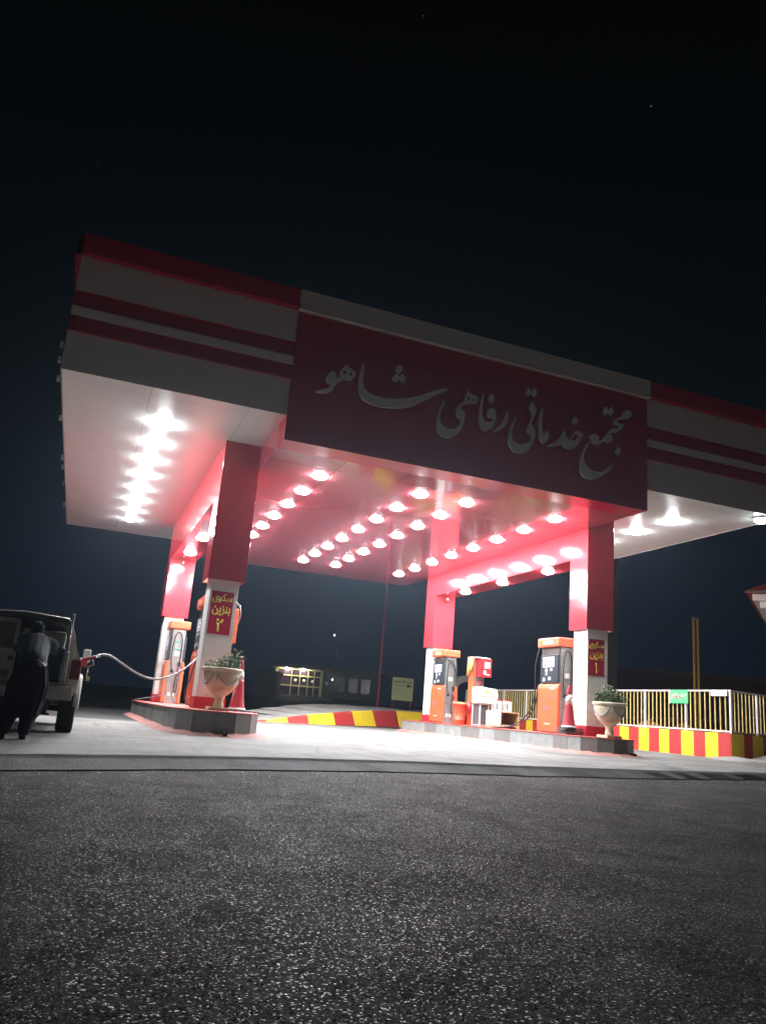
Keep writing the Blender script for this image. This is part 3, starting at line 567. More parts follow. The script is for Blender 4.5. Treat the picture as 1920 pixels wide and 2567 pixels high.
# raised calligraphy, one mesh per word, on short stand-offs
LET = [[0,[[1.284,3.628,1],[1.365,3.682,0],[1.478,3.738,0],[1.554,3.798,0],[1.595,3.85,1],[1.529,3.86,0],[1.48,3.894,0],[1.465,3.948,0],[1.477,4.017,0],[1.516,4.088,0],[1.566,4.138,0],[1.621,4.139,0],[1.663,4.089,0],[1.691,4.01,1],[1.733,4.037,0],[1.752,4.053,1],[1.738,4.102,0],[1.757,4.179,0],[1.799,4.271,0],[1.849,4.36,1],[1.912,4.317,0],[2.01,4.273,0],[2.066,4.233,0],[2.075,4.187,0],[2.052,4.124,0],[2.008,4.051,0],[1.948,4.032,0],[1.883,4.031,0],[1.828,4.023,0],[1.786,3.975,0],[1.71,3.9,0],[1.662,3.823,0],[1.632,3.75,0],[1.566,3.683,0],[1.488,3.642,0],[1.371,3.62,0]],[[[1.886,4.19,0],[1.875,4.158,0],[1.845,4.137,0],[1.811,4.143,0],[1.795,4.169,0],[1.805,4.202,0],[1.837,4.222,0],[1.87,4.217,0]],[[2.01,4.176,0],[1.998,4.151,0],[1.969,4.134,0],[1.937,4.136,0],[1.922,4.156,0],[1.932,4.182,0],[1.963,4.198,0],[1.994,4.197,0]]]],[1,[[2.241,4.525,1],[2.242,4.336,0],[2.24,4.12,0],[2.291,3.945,0],[2.44,3.845,0],[2.655,3.814,0],[2.868,3.83,0],[3.08,3.877,0],[3.293,3.949,0],[3.56,4.072,0],[3.829,4.221,0],[4.02,4.315,0],[4.149,4.35,1],[4.136,4.294,0],[3.891,4.141,0],[3.625,3.95,0],[3.414,3.808,0],[3.203,3.708,0],[2.938,3.636,0],[2.673,3.605,0],[2.459,3.624,0],[2.298,3.667,0],[2.21,3.767,0],[2.165,3.916,0],[2.156,4.127,0],[2.18,4.321,0]],[]],[1,[[3.011,4.644,1],[3.078,4.591,0],[3.083,4.524,0],[3.027,4.436,1],[2.95,4.484,0],[2.938,4.558,0]],[]],[1,[[2.947,4.417,1],[3.013,4.378,0],[3.027,4.305,0],[2.984,4.224,1],[2.901,4.248,0],[2.878,4.297,0]],[]],[1,[[3.095,4.452,1],[3.164,4.378,0],[3.162,4.323,0],[3.119,4.244,1],[3.04,4.308,0],[3.033,4.361,0]],[]],[2,[[4.118,4.089,1],[4.107,4.032,0],[4.064,3.904,0],[4.026,3.797,0],[4.01,3.695,0],[4.019,3.599,0],[4.06,3.52,0],[4.134,3.467,0],[4.226,3.452,0],[4.327,3.468,0],[4.426,3.528,0],[4.493,3.611,0],[4.516,3.685,1],[4.464,3.738,0],[4.405,3.77,0],[4.38,3.844,0],[4.39,3.936,0],[4.435,4.035,0],[4.493,4.103,0],[4.548,4.145,0],[4.558,4.203,0],[4.582,4.279,0],[4.614,4.356,0],[4.633,4.422,1],[4.675,4.376,0],[4.751,4.347,0],[4.847,4.328,0],[4.875,4.299,0],[4.872,4.243,0],[4.855,4.178,0],[4.804,4.145,0],[4.7,4.132,0],[4.598,4.091,0],[4.518,4.044,0],[4.47,3.981,1],[4.514,3.943,0],[4.567,3.913,0],[4.593,3.87,0],[4.589,3.73,0],[4.564,3.616,0],[4.52,3.499,0],[4.445,3.385,0],[4.378,3.312,0],[4.28,3.258,0],[4.169,3.241,0],[4.067,3.268,0],[4.002,3.332,0],[3.96,3.43,0],[3.947,3.545,0],[3.958,3.684,0],[3.99,3.809,0],[4.032,3.927,0],[4.085,4.047,0]],[[[4.702,4.248,0],[4.688,4.219,0],[4.654,4.199,0],[4.619,4.203,0],[4.603,4.226,0],[4.615,4.256,0],[4.65,4.275,0],[4.685,4.272,0]],[[4.824,4.241,0],[4.811,4.221,0],[4.78,4.206,0],[4.746,4.207,0],[4.733,4.221,0],[4.744,4.241,0],[4.777,4.256,0],[4.81,4.256,0]]]],[2,[[5.021,4.434,1],[5.023,4.348,0],[5.006,4.222,0],[4.997,4.099,0],[4.998,3.968,0],[5.02,3.872,0],[5.075,3.814,0],[5.15,3.803,0],[5.213,3.823,0],[5.269,3.87,1],[5.262,3.899,0],[5.24,3.908,0],[5.166,3.904,0],[5.127,3.946,0],[5.124,4.005,0],[5.147,4.071,0],[5.197,4.127,0],[5.261,4.136,0],[5.316,4.098,0],[5.347,4.023,0],[5.346,3.932,0],[5.319,3.826,0],[5.271,3.715,0],[5.201,3.631,0],[5.109,3.581,0],[5.024,3.594,0],[4.968,3.661,0],[4.936,3.755,0],[4.927,3.872,0],[4.933,4.004,0],[4.942,4.137,0],[4.961,4.263,0],[4.988,4.36,0]],[]],[2,[[5.203,4.47,1],[5.257,4.421,0],[5.276,4.364,0],[5.253,4.287,0],[5.218,4.247,1],[5.157,4.286,0],[5.125,4.325,0],[5.151,4.392,0]],[]],[2,[[5.626,4.138,1],[5.645,4.047,0],[5.615,3.892,0],[5.535,3.754,0],[5.453,3.683,0],[5.37,3.626,0],[5.259,3.568,1],[5.353,3.676,0],[5.434,3.765,0],[5.514,3.884,0],[5.579,4.033,0]],[]],[3,[[5.857,4.077,1],[5.834,3.986,0],[5.794,3.886,0],[5.756,3.776,0],[5.739,3.672,0],[5.749,3.573,0],[5.79,3.501,0],[5.856,3.464,0],[5.954,3.454,0],[6.051,3.475,0],[6.159,3.53,0],[6.222,3.588,0],[6.25,3.67,1],[6.229,3.707,0],[6.172,3.746,0],[6.127,3.782,0],[6.119,3.842,0],[6.143,3.929,0],[6.184,4.019,0],[6.219,4.109,0],[6.238,4.195,0],[6.207,4.271,0],[6.163,4.334,0],[6.19,4.433,0],[6.228,4.525,1],[6.272,4.483,0],[6.314,4.398,0],[6.33,4.329,0],[6.314,4.232,0],[6.279,4.142,0],[6.249,4.053,0],[6.224,3.971,1],[6.276,3.926,0],[6.317,3.863,0],[6.332,3.763,0],[6.308,3.647,0],[6.269,3.527,0],[6.207,3.413,0],[6.134,3.328,0],[6.038,3.274,0],[5.92,3.246,0],[5.811,3.255,0],[5.733,3.319,0],[5.686,3.41,0],[5.67,3.527,0],[5.676,3.628,0],[5.698,3.744,0],[5.741,3.874,0],[5.79,3.986,0]],[]],[3,[[6.127,4.831,1],[6.177,4.785,0],[6.187,4.735,0],[6.175,4.669,0],[6.138,4.63,1],[6.082,4.648,0],[6.053,4.678,0],[6.077,4.757,0]],[]],[3,[[6.262,4.848,1],[6.322,4.797,0],[6.337,4.738,0],[6.304,4.667,0],[6.266,4.638,1],[6.22,4.68,0],[6.209,4.75,0]],[]],[3,[[6.506,4.425,1],[6.51,4.316,0],[6.494,4.209,0],[6.485,4.083,0],[6.492,3.94,0],[6.512,3.862,0],[6.558,3.805,0],[6.583,3.807,1],[6.595,3.869,0],[6.622,3.902,0],[6.656,3.882,0],[6.675,3.824,0],[6.661,3.729,0],[6.619,3.648,0],[6.554,3.584,0],[6.487,3.611,0],[6.434,3.682,0],[6.419,3.812,0],[6.416,3.965,0],[6.424,4.122,0],[6.436,4.259,0],[6.467,4.338,0]],[]],[3,[[6.639,3.541,1],[6.785,3.644,0],[6.917,3.753,0],[7.028,3.914,0],[7.091,4.038,1],[7.11,3.917,0],[7.157,3.844,0],[7.226,3.788,1],[7.293,3.927,0],[7.382,4.056,0],[7.475,4.056,0],[7.59,4.03,1],[7.54,3.908,0],[7.465,3.781,0],[7.361,3.65,0],[7.255,3.596,0],[7.133,3.599,0],[7.035,3.662,1],[6.891,3.611,0],[6.758,3.562,0]],[[[7.265,3.805,1],[7.309,3.888,0],[7.384,3.987,0],[7.461,3.97,0],[7.426,3.89,0],[7.341,3.823,0]]]],[3,[[7.365,4.409,1],[7.432,4.319,0],[7.409,4.258,0],[7.348,4.197,1],[7.276,4.258,0],[7.284,4.302,0]],[]],[4,[[8.772,4.879,1],[8.852,4.858,0],[8.902,4.82,0],[8.89,4.746,0],[8.804,4.657,1],[8.706,4.625,0],[8.56,4.578,0],[8.487,4.519,1],[8.524,4.494,0],[8.609,4.491,0],[8.706,4.501,1],[8.67,4.428,0],[8.586,4.335,0],[8.477,4.238,0],[8.381,4.223,0],[8.321,4.216,1],[8.322,4.174,0],[8.37,4.098,0],[8.371,4.045,0],[8.312,3.97,0],[8.24,3.945,0],[8.169,3.962,0],[8.074,3.927,0],[8.004,3.85,0],[7.91,3.836,0],[7.839,3.869,0],[7.781,3.863,0],[7.713,3.755,0],[7.634,3.604,0],[7.602,3.453,0],[7.627,3.355,0],[7.698,3.265,0],[7.803,3.208,0],[7.943,3.193,0],[8.083,3.224,0],[8.223,3.303,0],[8.329,3.406,0],[8.411,3.505,1],[8.365,3.392,0],[8.271,3.27,0],[8.143,3.153,0],[7.992,3.053,0],[7.83,2.992,0],[7.669,2.993,0],[7.564,3.046,0],[7.516,3.149,0],[7.505,3.301,0],[7.532,3.481,0],[7.598,3.649,0],[7.677,3.79,0],[7.769,3.892,0],[7.826,3.935,0],[7.755,3.973,0],[7.743,3.992,0],[7.801,4.056,0],[7.883,4.085,0],[7.966,4.074,0],[8.008,4.035,0],[8.003,3.96,0],[8.038,3.952,1],[8.109,4.013,0],[8.191,4.104,0],[8.244,4.179,0],[8.297,4.264,0],[8.38,4.335,0],[8.465,4.342,0],[8.525,4.355,1],[8.567,4.417,0],[8.452,4.425,0],[8.391,4.439,0],[8.439,4.53,0],[8.511,4.61,0],[8.62,4.677,0],[8.669,4.764,0],[8.717,4.84,0]],[]],[4,[[8.189,4.822,1],[8.244,4.758,0],[8.242,4.693,0],[8.185,4.605,1],[8.115,4.665,0],[8.135,4.745,0]],[]],[4,[[8.325,4.852,1],[8.388,4.8,0],[8.401,4.738,0],[8.341,4.644,1],[8.271,4.688,0],[8.277,4.765,0]],[]],[4,[[8.546,3.906,1],[8.601,3.858,0],[8.595,3.793,0],[8.529,3.696,1],[8.451,3.765,0],[8.492,3.837,0]],[]]]
names = {}
for w_ in range(5):
    bm = bmesh.new()
    for word, outl, holes in LET:
        if word != w_: continue
        loops = [spline([tuple(p) for p in outl], True, 5)] + [spline([tuple(p) for p in h], True, 3) for h in holes]
        eds = []
        for lp in loops:
            vs2 = [bm.verts.new((p[0], 0, p[1])) for p in lp]
            for i in range(len(vs2)): eds.append(bm.edges.new((vs2[i], vs2[(i + 1) % len(vs2)])))
        bmesh.ops.triangle_fill(bm, use_beauty=True, use_dissolve=False, edges=eds, normal=(0, -1, 0))
    g = bmesh.ops.extrude_face_region(bm, geom=bm.faces[:])
    bmesh.ops.translate(bm, verts=[q for q in g['geom'] if isinstance(q, bmesh.types.BMVert)], vec=(0, 0.035, 0))
    bmesh.ops.translate(bm, verts=bm.verts, vec=Vector((0, -2.455, 0)) - Vector(canopy.location))
    bmesh.ops.recalc_face_normals(bm, faces=bm.faces)
    me = bpy.data.meshes.new('sign_word'); bm.to_mesh(me); bm.free(); me.materials.append(M['lettering'])
    o = bpy.data.objects.new('sign_word', me); COL.objects.link(o); o.parent = canopy; o['_w'] = tuple(canopy.location)
    ws = [l for l in LET if l[0] == w_]
    for word, outl, holes in ws:
        xs = [p[0] for p in outl]; k = max(1, int((max(xs) - min(xs)) / .5)); idx = [int(i * len(outl) / (k + 1)) for i in range(k + 1)]
        cx_ = sum(xs) / len(xs); cz_ = sum(p[1] for p in outl) / len(outl)
        for i in idx:
            p = outl[i]; q = (p[0] + (cx_ - p[0]) * .06, p[1] + (cz_ - p[1]) * .06)
            MB().tube([(q[0], -2.39, q[1]), (q[0], YF - .028, q[1])], .012, 6).build('stand_off', M['chrome'], o)

def column(x, y, sign=None):
    zi = -2.68 if x < 5 else -2.61
    x0 = x + .095; x1 = x0 + .60; y0 = y + .09; y1 = y0 + .60
    c = MB().box(x0, y0, zi + .24, x1, y1, 0.02).build('column', M['white_paint'], canopy, bevel=.004)
    cl = MB().box(x, y, 0, x + W, y + CD, ZW - .002 if x < 5 else ZW - .002).build('cladding', M['red_panel'], c, bevel=.003)
    pl = MB().box(x0 - .022, y0 - .022, zi, x1 + .022, y1 + .022, zi + .24).build('plinth', M['red_paint'], c, bevel=.004)
    return c
def col_sign(c, x0, digit):
    y = 0.09; mb = MB().box(x0, y - .006, -1.145, x0 + .475, y - .001, -0.238); mb.build('column_sign', M['sticker_red'], c)
    for s, w, h, z, b in (('سکوی', .43, .21, -.385, .03), ('بنزین', .39, .22, -.650, .03), (digit, .15 if digit == '۲' else .06, .27, -.955, .035)):
        text_mesh('column_lettering', s, M['sticker_yellow'], c, (x0 + .238, y - .007, z), (1, 0, 0), w, h, bold=b, depth=.003)
cL = column(0, 0); column(0, YR); cR = column(XC, 0); column(XC, YR)
col_sign(cL, .142, '۲'); col_sign(cR, 9.585, '۱')
for x in (0, XC):
    MB().box(x + .001, CD, ZB, x + W - .001, YR, ZW - .002).build('beam', M['red_panel'], canopy)

# ceiling lamps
def lamp(x, y, z, label, first=[None]):
    if first[0] is None:
        t = thing('ceiling_lamp', label, 'ceiling lamp', (x, y, z), 'round lamps under the canopy')
        MB().lathe([(.190, 0), (.188, -.006), (.172, -.007), (.168, -.002)], (x, y, z), 28).build('lamp_ring', M['white_plastic'], t)
        MB().lathe([(.170, -.0015), (.166, -.014), (.148, -.036), (.115, -.056), (.06, -.070), (.01, -.074)], (x, y, z), 24).build('diffuser', M['lamp'], t)
        first[0] = t; return t
    t = copy_tree(first[0]); t.location = (x, y, z); t['label'] = label; return t
ORD = ['frontmost', 'second', 'third', 'fourth', 'fifth', 'sixth', 'seventh', 'rearmost']
def olab(i, where): return '%s %s in the row %s' % (ORD[i], 'lamp' if i in (0, 7) else 'lamp from the front', where)
YS = [-0.33 + 1.478 * i for i in range(8)]
for xx, z, wh in ((-1.42, ZW, 'on the white soffit above the car'), (2.11, ZC, 'on the red ceiling beside the car-side columns'), (4.57, ZC, 'just car-side of the red ceiling centre'),
                  (5.78, ZC, 'just railing-side of the red ceiling centre'), (8.24, ZC, 'on the red ceiling beside the railing-side columns'), (11.88, ZW, 'on the white soffit towards the railing')):
    for i, y in enumerate(YS): lamp(xx, y, z, olab(i, wh))
for xx, wh in ((.41, 'nearest the car'), (9.85, 'nearest the railing')):
    for y, o_ in ((2.47, 'front'), (5.1, 'middle'), (7.7, 'rear')): lamp(xx, y, ZB, '%s round lamp under the red beam %s' % (o_, wh))
# round lamp body out on the corner of the right soffit and little floodlight bodies on the left edge
t = thing('corner_lamp', 'round lit lamp hanging at the soffit corner nearest the railing', 'lamp', (13.27, -1.97, ZW))
MB().lathe([(.10, 0), (.19, -.02), (.20, -.05)], (13.27, -1.97, ZW), 20).build('shade', M['white_plastic'], t)
MB().lathe([(.19, -.051), (.16, -.10), (.08, -.14), (.01, -.15)], (13.27, -1.97, ZW), 20).build('diffuser', M['corner_glow'], t)
FLOOD = [(-2.05, 3.62, 'upper corner one'), (-1.95, 3.36, 'lower corner one'), (-1.4, 3.2, 'first behind the front corner'), (1.0, 3.2, 'second behind the front corner'),
         (4.2, 3.2, 'third behind the front corner'), (5.2, 3.2, 'fourth behind the front corner'), (7.0, 3.2, 'last but one'), (9.8, 3.2, 'rearmost one')]
fl0 = None
for y, z, w_ in FLOOD:
    lab = 'small pale floodlight on the canopy edge above the car, ' + w_
    if fl0 is None:
        fl0 = thing('floodlight', lab, 'floodlight', (XL, y, z), 'floodlights along the left canopy edge')
        MB().box(XL - .09, y - .05, z - .05, XL - .035, y + .05, z + .06).build('housing', M['white_plastic'], fl0, bevel=.012)
        MB().tube([(XL - .04, y, z), (XL + .0, y, z)], .015, 6).build('bracket', M['chrome'], fl0)
    else:
        c = copy_tree(fl0); c.location = (XL, y, z); c['label'] = lab
for x, w_ in ((.4, 'nearest the car'), (9.86, 'nearest the railing')):
    t = thing('security_camera', 'small security camera under the red beam %s' % w_, 'camera', (x, 9.15, ZB), 'cameras under the beams')
    MB().tube([(x, 9.15, ZB), (x, 9.15, ZB - .08)], .014, 6).build('bracket', M['chrome'], t)
    MB().tube([(x, 9.20, ZB - .10), (x - .02, 9.05, ZB - .13)], .032, 10).build('housing', M['white_plastic'], t)

# ================================================================ PUMP ISLANDS
def island(name, label, cx, zi, nose_b, y0, grp):
    a = .85 if cx < 5 else .80
    t = thing(name, label, 'kerbed island', (cx, 5, zi), grp)
    out = [(cx - a, 10.2)] 
    ys = 10.2
    side_n = 0
    L = []
    k = int((10.2 - y0) / .30)
    for i in range(k + 1): L.append((cx - a, 10.2 - (10.2 - y0) * i / k))
    nn = 7
    for i in range(1, nn): 
        th = math.pi * (1 + i / nn); L.append((cx + a * math.cos(th), y0 + nose_b * math.sin(th)))
    for i in range(k + 1): L.append((cx + a, y0 + (10.2 - y0) * i / k))
    for i in range(1, nn):
        th = math.pi * i / nn; L.append((cx + a * math.cos(th), 10.2 + 1.1 * math.sin(th)))
    n = len(L)
    core = MB()
    core.add([(x, y, GZ(x) - .1) for x, y in L] + [(x, y, zi - .004) for x, y in L], [(i, (i + 1) % n, n + (i + 1) % n, n + i) for i in range(n)], 0)
    core.add([(x, y, zi - .004) for x, y in L], [tuple(range(n))], 0)
    core.build('core', M['grout'], t)
    tl = MB(); rr = random.Random(4)
    for i in range(n):
        p = Vector((*L[i], 0)); q = Vector((*L[(i + 1) % n], 0)); d = (q - p); 
        if d.length < .02: continue
        nr = Vector((d.y, -d.x, 0)).normalized() 
        c_ = Vector((cx, 5, 0))
        if nr.dot((p + q) / 2 - c_) < 0: nr = -nr
        dn = d.normalized(); p2 = p + dn * .004; q2 = q - dn * .004
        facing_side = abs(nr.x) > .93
        mi = (0 if facing_side else 2) if rr.random() < .72 else 1  # long sides lighter, nose darker: lamplight and shade put into the tile colour
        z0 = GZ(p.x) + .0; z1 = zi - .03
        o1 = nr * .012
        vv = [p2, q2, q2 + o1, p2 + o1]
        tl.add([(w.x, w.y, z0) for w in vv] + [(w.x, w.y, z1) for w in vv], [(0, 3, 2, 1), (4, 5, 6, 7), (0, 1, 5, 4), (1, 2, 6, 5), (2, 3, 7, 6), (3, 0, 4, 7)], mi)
    tl.build('side_tiles', [M['tile_lit'], M['tile'], M['tile_shaded']], t)
    def ins(p, k_):
        v = Vector((p[0] - cx, 0 if y0 < p[1] < 10.2 else p[1] - (y0 if p[1] < 5 else 10.2), 0))
        l = v.length or 1; v = v * ((l + k_) / l); return (cx + v.x, p[1] if y0 < p[1] < 10.2 else (y0 if p[1] < 5 else 10.2) + v.y)
    rim = MB(); Lo = [ins(p, .028) for p in L]
    rim.prism(Lo, zi - .03, zi, 0); rim.build('top_slab', M['top_red'], t, bevel=.006)
    # lumpy mortar fillet round the foot
    fm = MB(); v = []
    rr = random.Random(9); m_ = []
    for i in range(n):
        for k2 in range(4):
            a_ = L[i]; b_ = L[(i + 1) % n]; m_.append((a_[0] + (b_[0] - a_[0]) * k2 / 4, a_[1] + (b_[1] - a_[1]) * k2 / 4))
    for p in m_:
        w_ = .14 + .10 * rr.random() + (.06 if p[1] < y0 else 0); h_ = .05 + .035 * rr.random(); g_ = GZ(p[0])
        a1 = ins(p, .01); a2 = ins(p, w_ * .55); a3 = ins(p, w_)
        v += [(a1[0], a1[1], g_ + h_), (a2[0], a2[1], g_ + h_ * .62), (a3[0], a3[1], g_ + .001)]
    nn_ = len(m_)
    fm.add(v, [(3 * i + j, 3 * ((i + 1) % nn_) + j, 3 * ((i + 1) % nn_) + j + 1, 3 * i + j + 1) for i in range(nn_) for j in range(2)], 0, True)
    fm.build('mortar_foot', M['mortar_red'], t)
    # drain pipe mouth at the nose
    dx = cx + (.0 if cx < 5 else .35); dy = y0 - nose_b * (1.0 if cx < 5 else .86) - .06
    MB().tube([(dx, dy + .1, GZ(dx) + .055), (dx, dy - .13, GZ(dx) + .052)], .045, 12).build('drain_pipe', M['black'], t)
    return t
island('pump_island', 'grey tiled pump island nearest the car, with column number 2', .4, -2.68, 1.5, -.4, 'tiled pump islands')
island('pump_island', 'grey tiled pump island with the red payment terminal and column number 1', 9.76, -2.61, .98, -.02, 'tiled pump islands')

# ================================================================ FUEL PUMPS
def make_pump(label):
    """local frame: base centre at origin, displays face -X and +X, narrow steel sides face -Y and +Y"""
    t = thing('fuel_pump', label, 'fuel pump', (0, 0, 0), 'orange and grey fuel pumps')
    MB().box(-.19, -.46, 0, .19, .46, 2.22).build('body', M['steel'], t, bevel=.008)
    for s in (-1, 1):
        # orange door with sloped shoulder
        pr = [(s * .192, .03), (s * .285, .03), (s * .285, 1.14), (s * .255, 1.25), (s * .192, 1.27)]
        mb = MB().prism([(p[0], p[1]) for p in pr], -.485, .485, 0, axis='Y')
        d = mb.build('door_panel', M['orange'], t, bevel=.012)
        mk = MB()
        x = s * .287
        rr = random.Random(3 if s < 0 else 8)
        for (z, y, w) in ((.93, -.22, .22), (.80, .22, .26), (.66, .10, .34), (.61, -.02, .40), (.57, .06, .30)):   # hand-written scribble lines
            pts = [(x - s * .0005, y + w * (q / 14 - .5), z + rr.uniform(-.014, .014)) for q in range(15)]
            mk.tube(pts, .0045, 4)
        mk.build('scribble', M['purple_ink'], d)
        st = MB().box(x - .002 * s, .14, .2, x + .0015 * s, -.14, .25)
        for q in range(7): st.box(x - .002 * s, .12 - q * .04, .205, x + .003 * s, .10 - q * .04, .245, 1)
        st.build('faded_print', [M['orange_pale'], M['paper2']], d)
        MB().box(x - .045 * s, -.10, 1.12, x + .002 * s, -.34, 1.16).build('label', M['paper'], d)
        # dark display head
        hd = MB().box(s * .19, -.43, 1.29, s * .262, .43, 2.03).build('display_head', M['dark_panel'], t, bevel=.02)
        sx = s * .264
        dg = MB().box(s * .255, -.25, 1.70, sx, .30, 1.97, 1)
        for r_ in range(3):
            for c_ in range(5): dg.box(sx - s * .001, -.20 + c_ * .035, 1.735 + r_ * .085, sx + s * .002, -.178 + c_ * .035, 1.762 + r_ * .085)
            dg.box(sx - s * .001, .12, 1.735 + r_ * .085, sx + s * .002, .24, 1.765 + r_ * .085)
        dg.build('screen', [M['ink'], M['display']], hd)
        kp = MB().box(s * .255, .06, 1.58, sx + s * .004, .16, 1.66).box(s * .255, .05, 1.49, sx + s * .003, .17, 1.50)
        for q in range(4): kp.box(s * .255, .07 + (q % 2) * .05, 1.52 + (q // 2) * .025, sx + s * .005, .10 + (q % 2) * .05, 1.535 + (q // 2) * .025)
        kp.box(s * .255, -.08, 1.60, sx + s * .004, -.16, 1.66).box(s * .255, .18, 1.33, sx + s * .003, .28, 1.42).box(s * .255, -.10, 1.36, sx + s * .003, .02, 1.44)
        kp.build('keypad', M['paper'], hd)
        MB().box(s * .19, -.42, 2.05, s * .215, .42, 2.20).build('recess_panel', M['steel_dark'], t)
    # side rails, cap with nameplate
    cap = MB().box(-.31, -.525, 2.23, .31, .525, 2.475).build('cap', M['orange'], t, bevel=.035, seg=3)
    for s in (-1, 1):
        npb = MB().box(s * .305, .22, 2.31, s * .314, -.24, 2.40)
        for q in range(9): npb.box(s * .31, .19 - q * .046, 2.325, s * .317, .165 - q * .046, 2.385, 1)
        npb.build('nameplate', [M['paper2'], M['orange_pale']], cap)
    for sy in (-1, 1):
        Y = sy * .485
        # hose: from the swivel low on the side, up to the hanger near the cap, down again and into the nozzle boot
        h1 = [(-.07, Y, .98), (-.09, Y + sy * .03, 1.02), (-.135, Y + sy * .03, 1.25), (-.14, Y + sy * .03, 1.65), (-.10, Y + sy * .03, 2.0), (-.03, Y + sy * .03, 2.13), (.06, Y + sy * .03, 2.08), (.12, Y + sy * .03, 1.85), (.125, Y + sy * .03, 1.4),
              (.10, Y + sy * .03, 1.05), (.05, Y + sy * .035, .55), (.08, Y + sy * .05, .32), (.13, Y + sy * .04, .45), (.12, Y + sy * .035, .75)]
        MB().tube(spline(h1, step=5), .0155, 8).build('hose', M['rubber'], t)
        MB().lathe([(.045, -.01), (.05, 0), (.05, .02), (.02, .03)], (0, 0, 0), 16, 0, Matrix.Translation((-.07, Y, .96)) @ Matrix.Rotation(sy * R_(-90), 4, 'X')).build('swivel', M['black'], t)
        nz = MB().tube([(.12, Y + sy * .03, .80), (.125, Y + sy * .045, .95), (.12, Y + sy * .03, 1.06)], [.016, .026, .022], 8, 0).tube([(.12, Y + sy * .03, 1.06), (.11, Y + sy * .0, 1.14)], [.014, .012], 8, 1)
        nz.build('nozzle', [M['nozzle_red'], M['chrome']], t)
        MB().box(.075, Y - sy * .02, 1.10, .16, Y + sy * .025, 1.24).build('nozzle_boot', M['black'], t, bevel=.01)
        for x0, z0, x1, z1 in ((-.06, 1.42, .08, 1.55), (-.10, .22, -.03, .32), (.02, .22, .09, .32)): MB().box(x0, Y - sy * .026, z0, x1, Y - sy * .021, z1).build('label', M['paper'], t)
    return t
M['steel_dark'] = mat('steel_dark', (0.16, 0.13, 0.12), 0.4, metal=0.5)
M['orange_pale'] = mat('orange_pale', (0.72, 0.30, 0.14), 0.5)
M['paper2'] = mat('faded_white_print', (0.66, 0.52, 0.42), 0.6)
pF = make_pump('orange fuel pump with a dark display, next to column number 1'); pF.location = (9.80, 1.80, -2.61)
pR = copy_tree(pF); pR.location = (9.78, 8.82, -2.61); pR['label'] = 'orange fuel pump with a dark display, beside the rear column behind the orange bucket'
pL = copy_tree(pF); pL.location = (.50, 8.78, -2.68); pL['label'] = 'fuel pump with green spray paint on its steel side'
pN = copy_tree(pF); pN.location = (.46, 1.80, -2.68); pN['label'] = 'fuel pump right behind column number 2, its hose stretched across to the car'
def wloc(o): o['_w'] = tuple(o.location)
for p in (pF, pR, pL, pN): wloc(p)
# green spray on the left rear pump
mb = MB(); rr = random.Random(2); y = 8.78 - .464
for z, n_ in ((-.84, 8), (-1.06, 7)):
    for q in range(n_):
        x = .36 + q * .038 + rr.uniform(-.01, .01); mb.tube([(x, y, z + rr.uniform(-.03, .03)), (x + .02, y - .001, z + rr.uniform(-.03, .03)), (x + .05, y, z + rr.uniform(-.03, .03))], .010, 5)
mb.build('spray_mark', M['green_paint'], pL)
# hoses trailing from the pumps
def hose(parent, pts, r=.016, name='hose', m='rubber'):
    return MB().tube(spline(pts, step=6), r, 8).build(name, M[m], parent)
hose(pL, [(.30, 8.24, -1.9), (.28, 8.0, -2.4), (.0, 7.9, -2.52), (-.35, 7.9, -2.6), (-.6, 7.9, -2.68)])
hose(pL, [(.72, 8.24, -1.55), (.62, 8.1, -2.0), (.50, 8.0, -2.35), (.56, 7.9, -2.62), (.8, 7.8, -2.665)], .014)
hose(pN, [(.18, 1.3, -1.5), (.10, 1.25, -2.0), (.0, 1.2, -2.4), (.12, 1.15, -2.64), (.4, 1.1, -2.66)], .014)
hose(pF, [(9.50, 2.2, -.35), (9.42, 2.28, -.9), (9.45, 2.34, -1.7), (9.38, 2.6, -2.2), (9.2, 3.1, -2.52), (9.05, 3.9, -2.59), (9.3, 4.2, -2.594)], .018)
hose(pF, [(9.55, 2.32, -1.4), (9.48, 2.4, -2.0), (9.36, 2.8, -2.42), (9.2, 3.5, -2.575), (9.22, 4.0, -2.594)], .016)
hose(pR, [(9.5, 9.2, -.45), (9.42, 8.9, -.5), (9.38, 8.5, -.48), (9.6, 8.33, -.45), (9.9, 8.3, -.75), (10.02, 8.28, -1.2), (10.05, 8.27, -1.8), (10.08, 8.2, -2.4), (10.15, 8.1, -2.58)], .016)
hose(pR, [(9.42, 9.3, -2.3), (9.3, 9.35, -2.55), (9.15, 9.4, -2.59)], .014)
# orange hose-mast boxes with cable loops standing out on the far side of the two front pumps
for p, x, zt in ((pN, .80, -.42), (pF, 10.16, -.40)):
    b = MB().box(x, 1.38, zt - .78, x + .20, 1.62, zt).build('hose_mast', M['orange'], p, bevel=.03, seg=3)
    MB().tube(spline([(x + .0, 1.46, zt + .02), (x + .08, 1.44, zt + .16), (x + .18, 1.42, zt + .10), (x + .25, 1.42, zt - .08), (x + .2, 1.40, zt - .35), (x + .1, 1.37, zt - .5)], step=6), .011, 7).build('mast_hose', M['chrome'], b)
# hose from pump number 2 over to the car
HP = [(.19, 1.2, -1.57), (.0, .7, -1.76), (-.30, .0, -1.985), (-.66, -.8, -2.15), (-.98, -1.4, -2.20), (-1.28, -2.0, -2.14), (-1.56, -2.6, -2.03), (-1.74, -2.9, -1.95), (-1.88, -3.1, -1.925), (-2.00, -3.2, -1.965)]
hose(pN, HP, .021, 'stretched_hose', 'hose_grey')

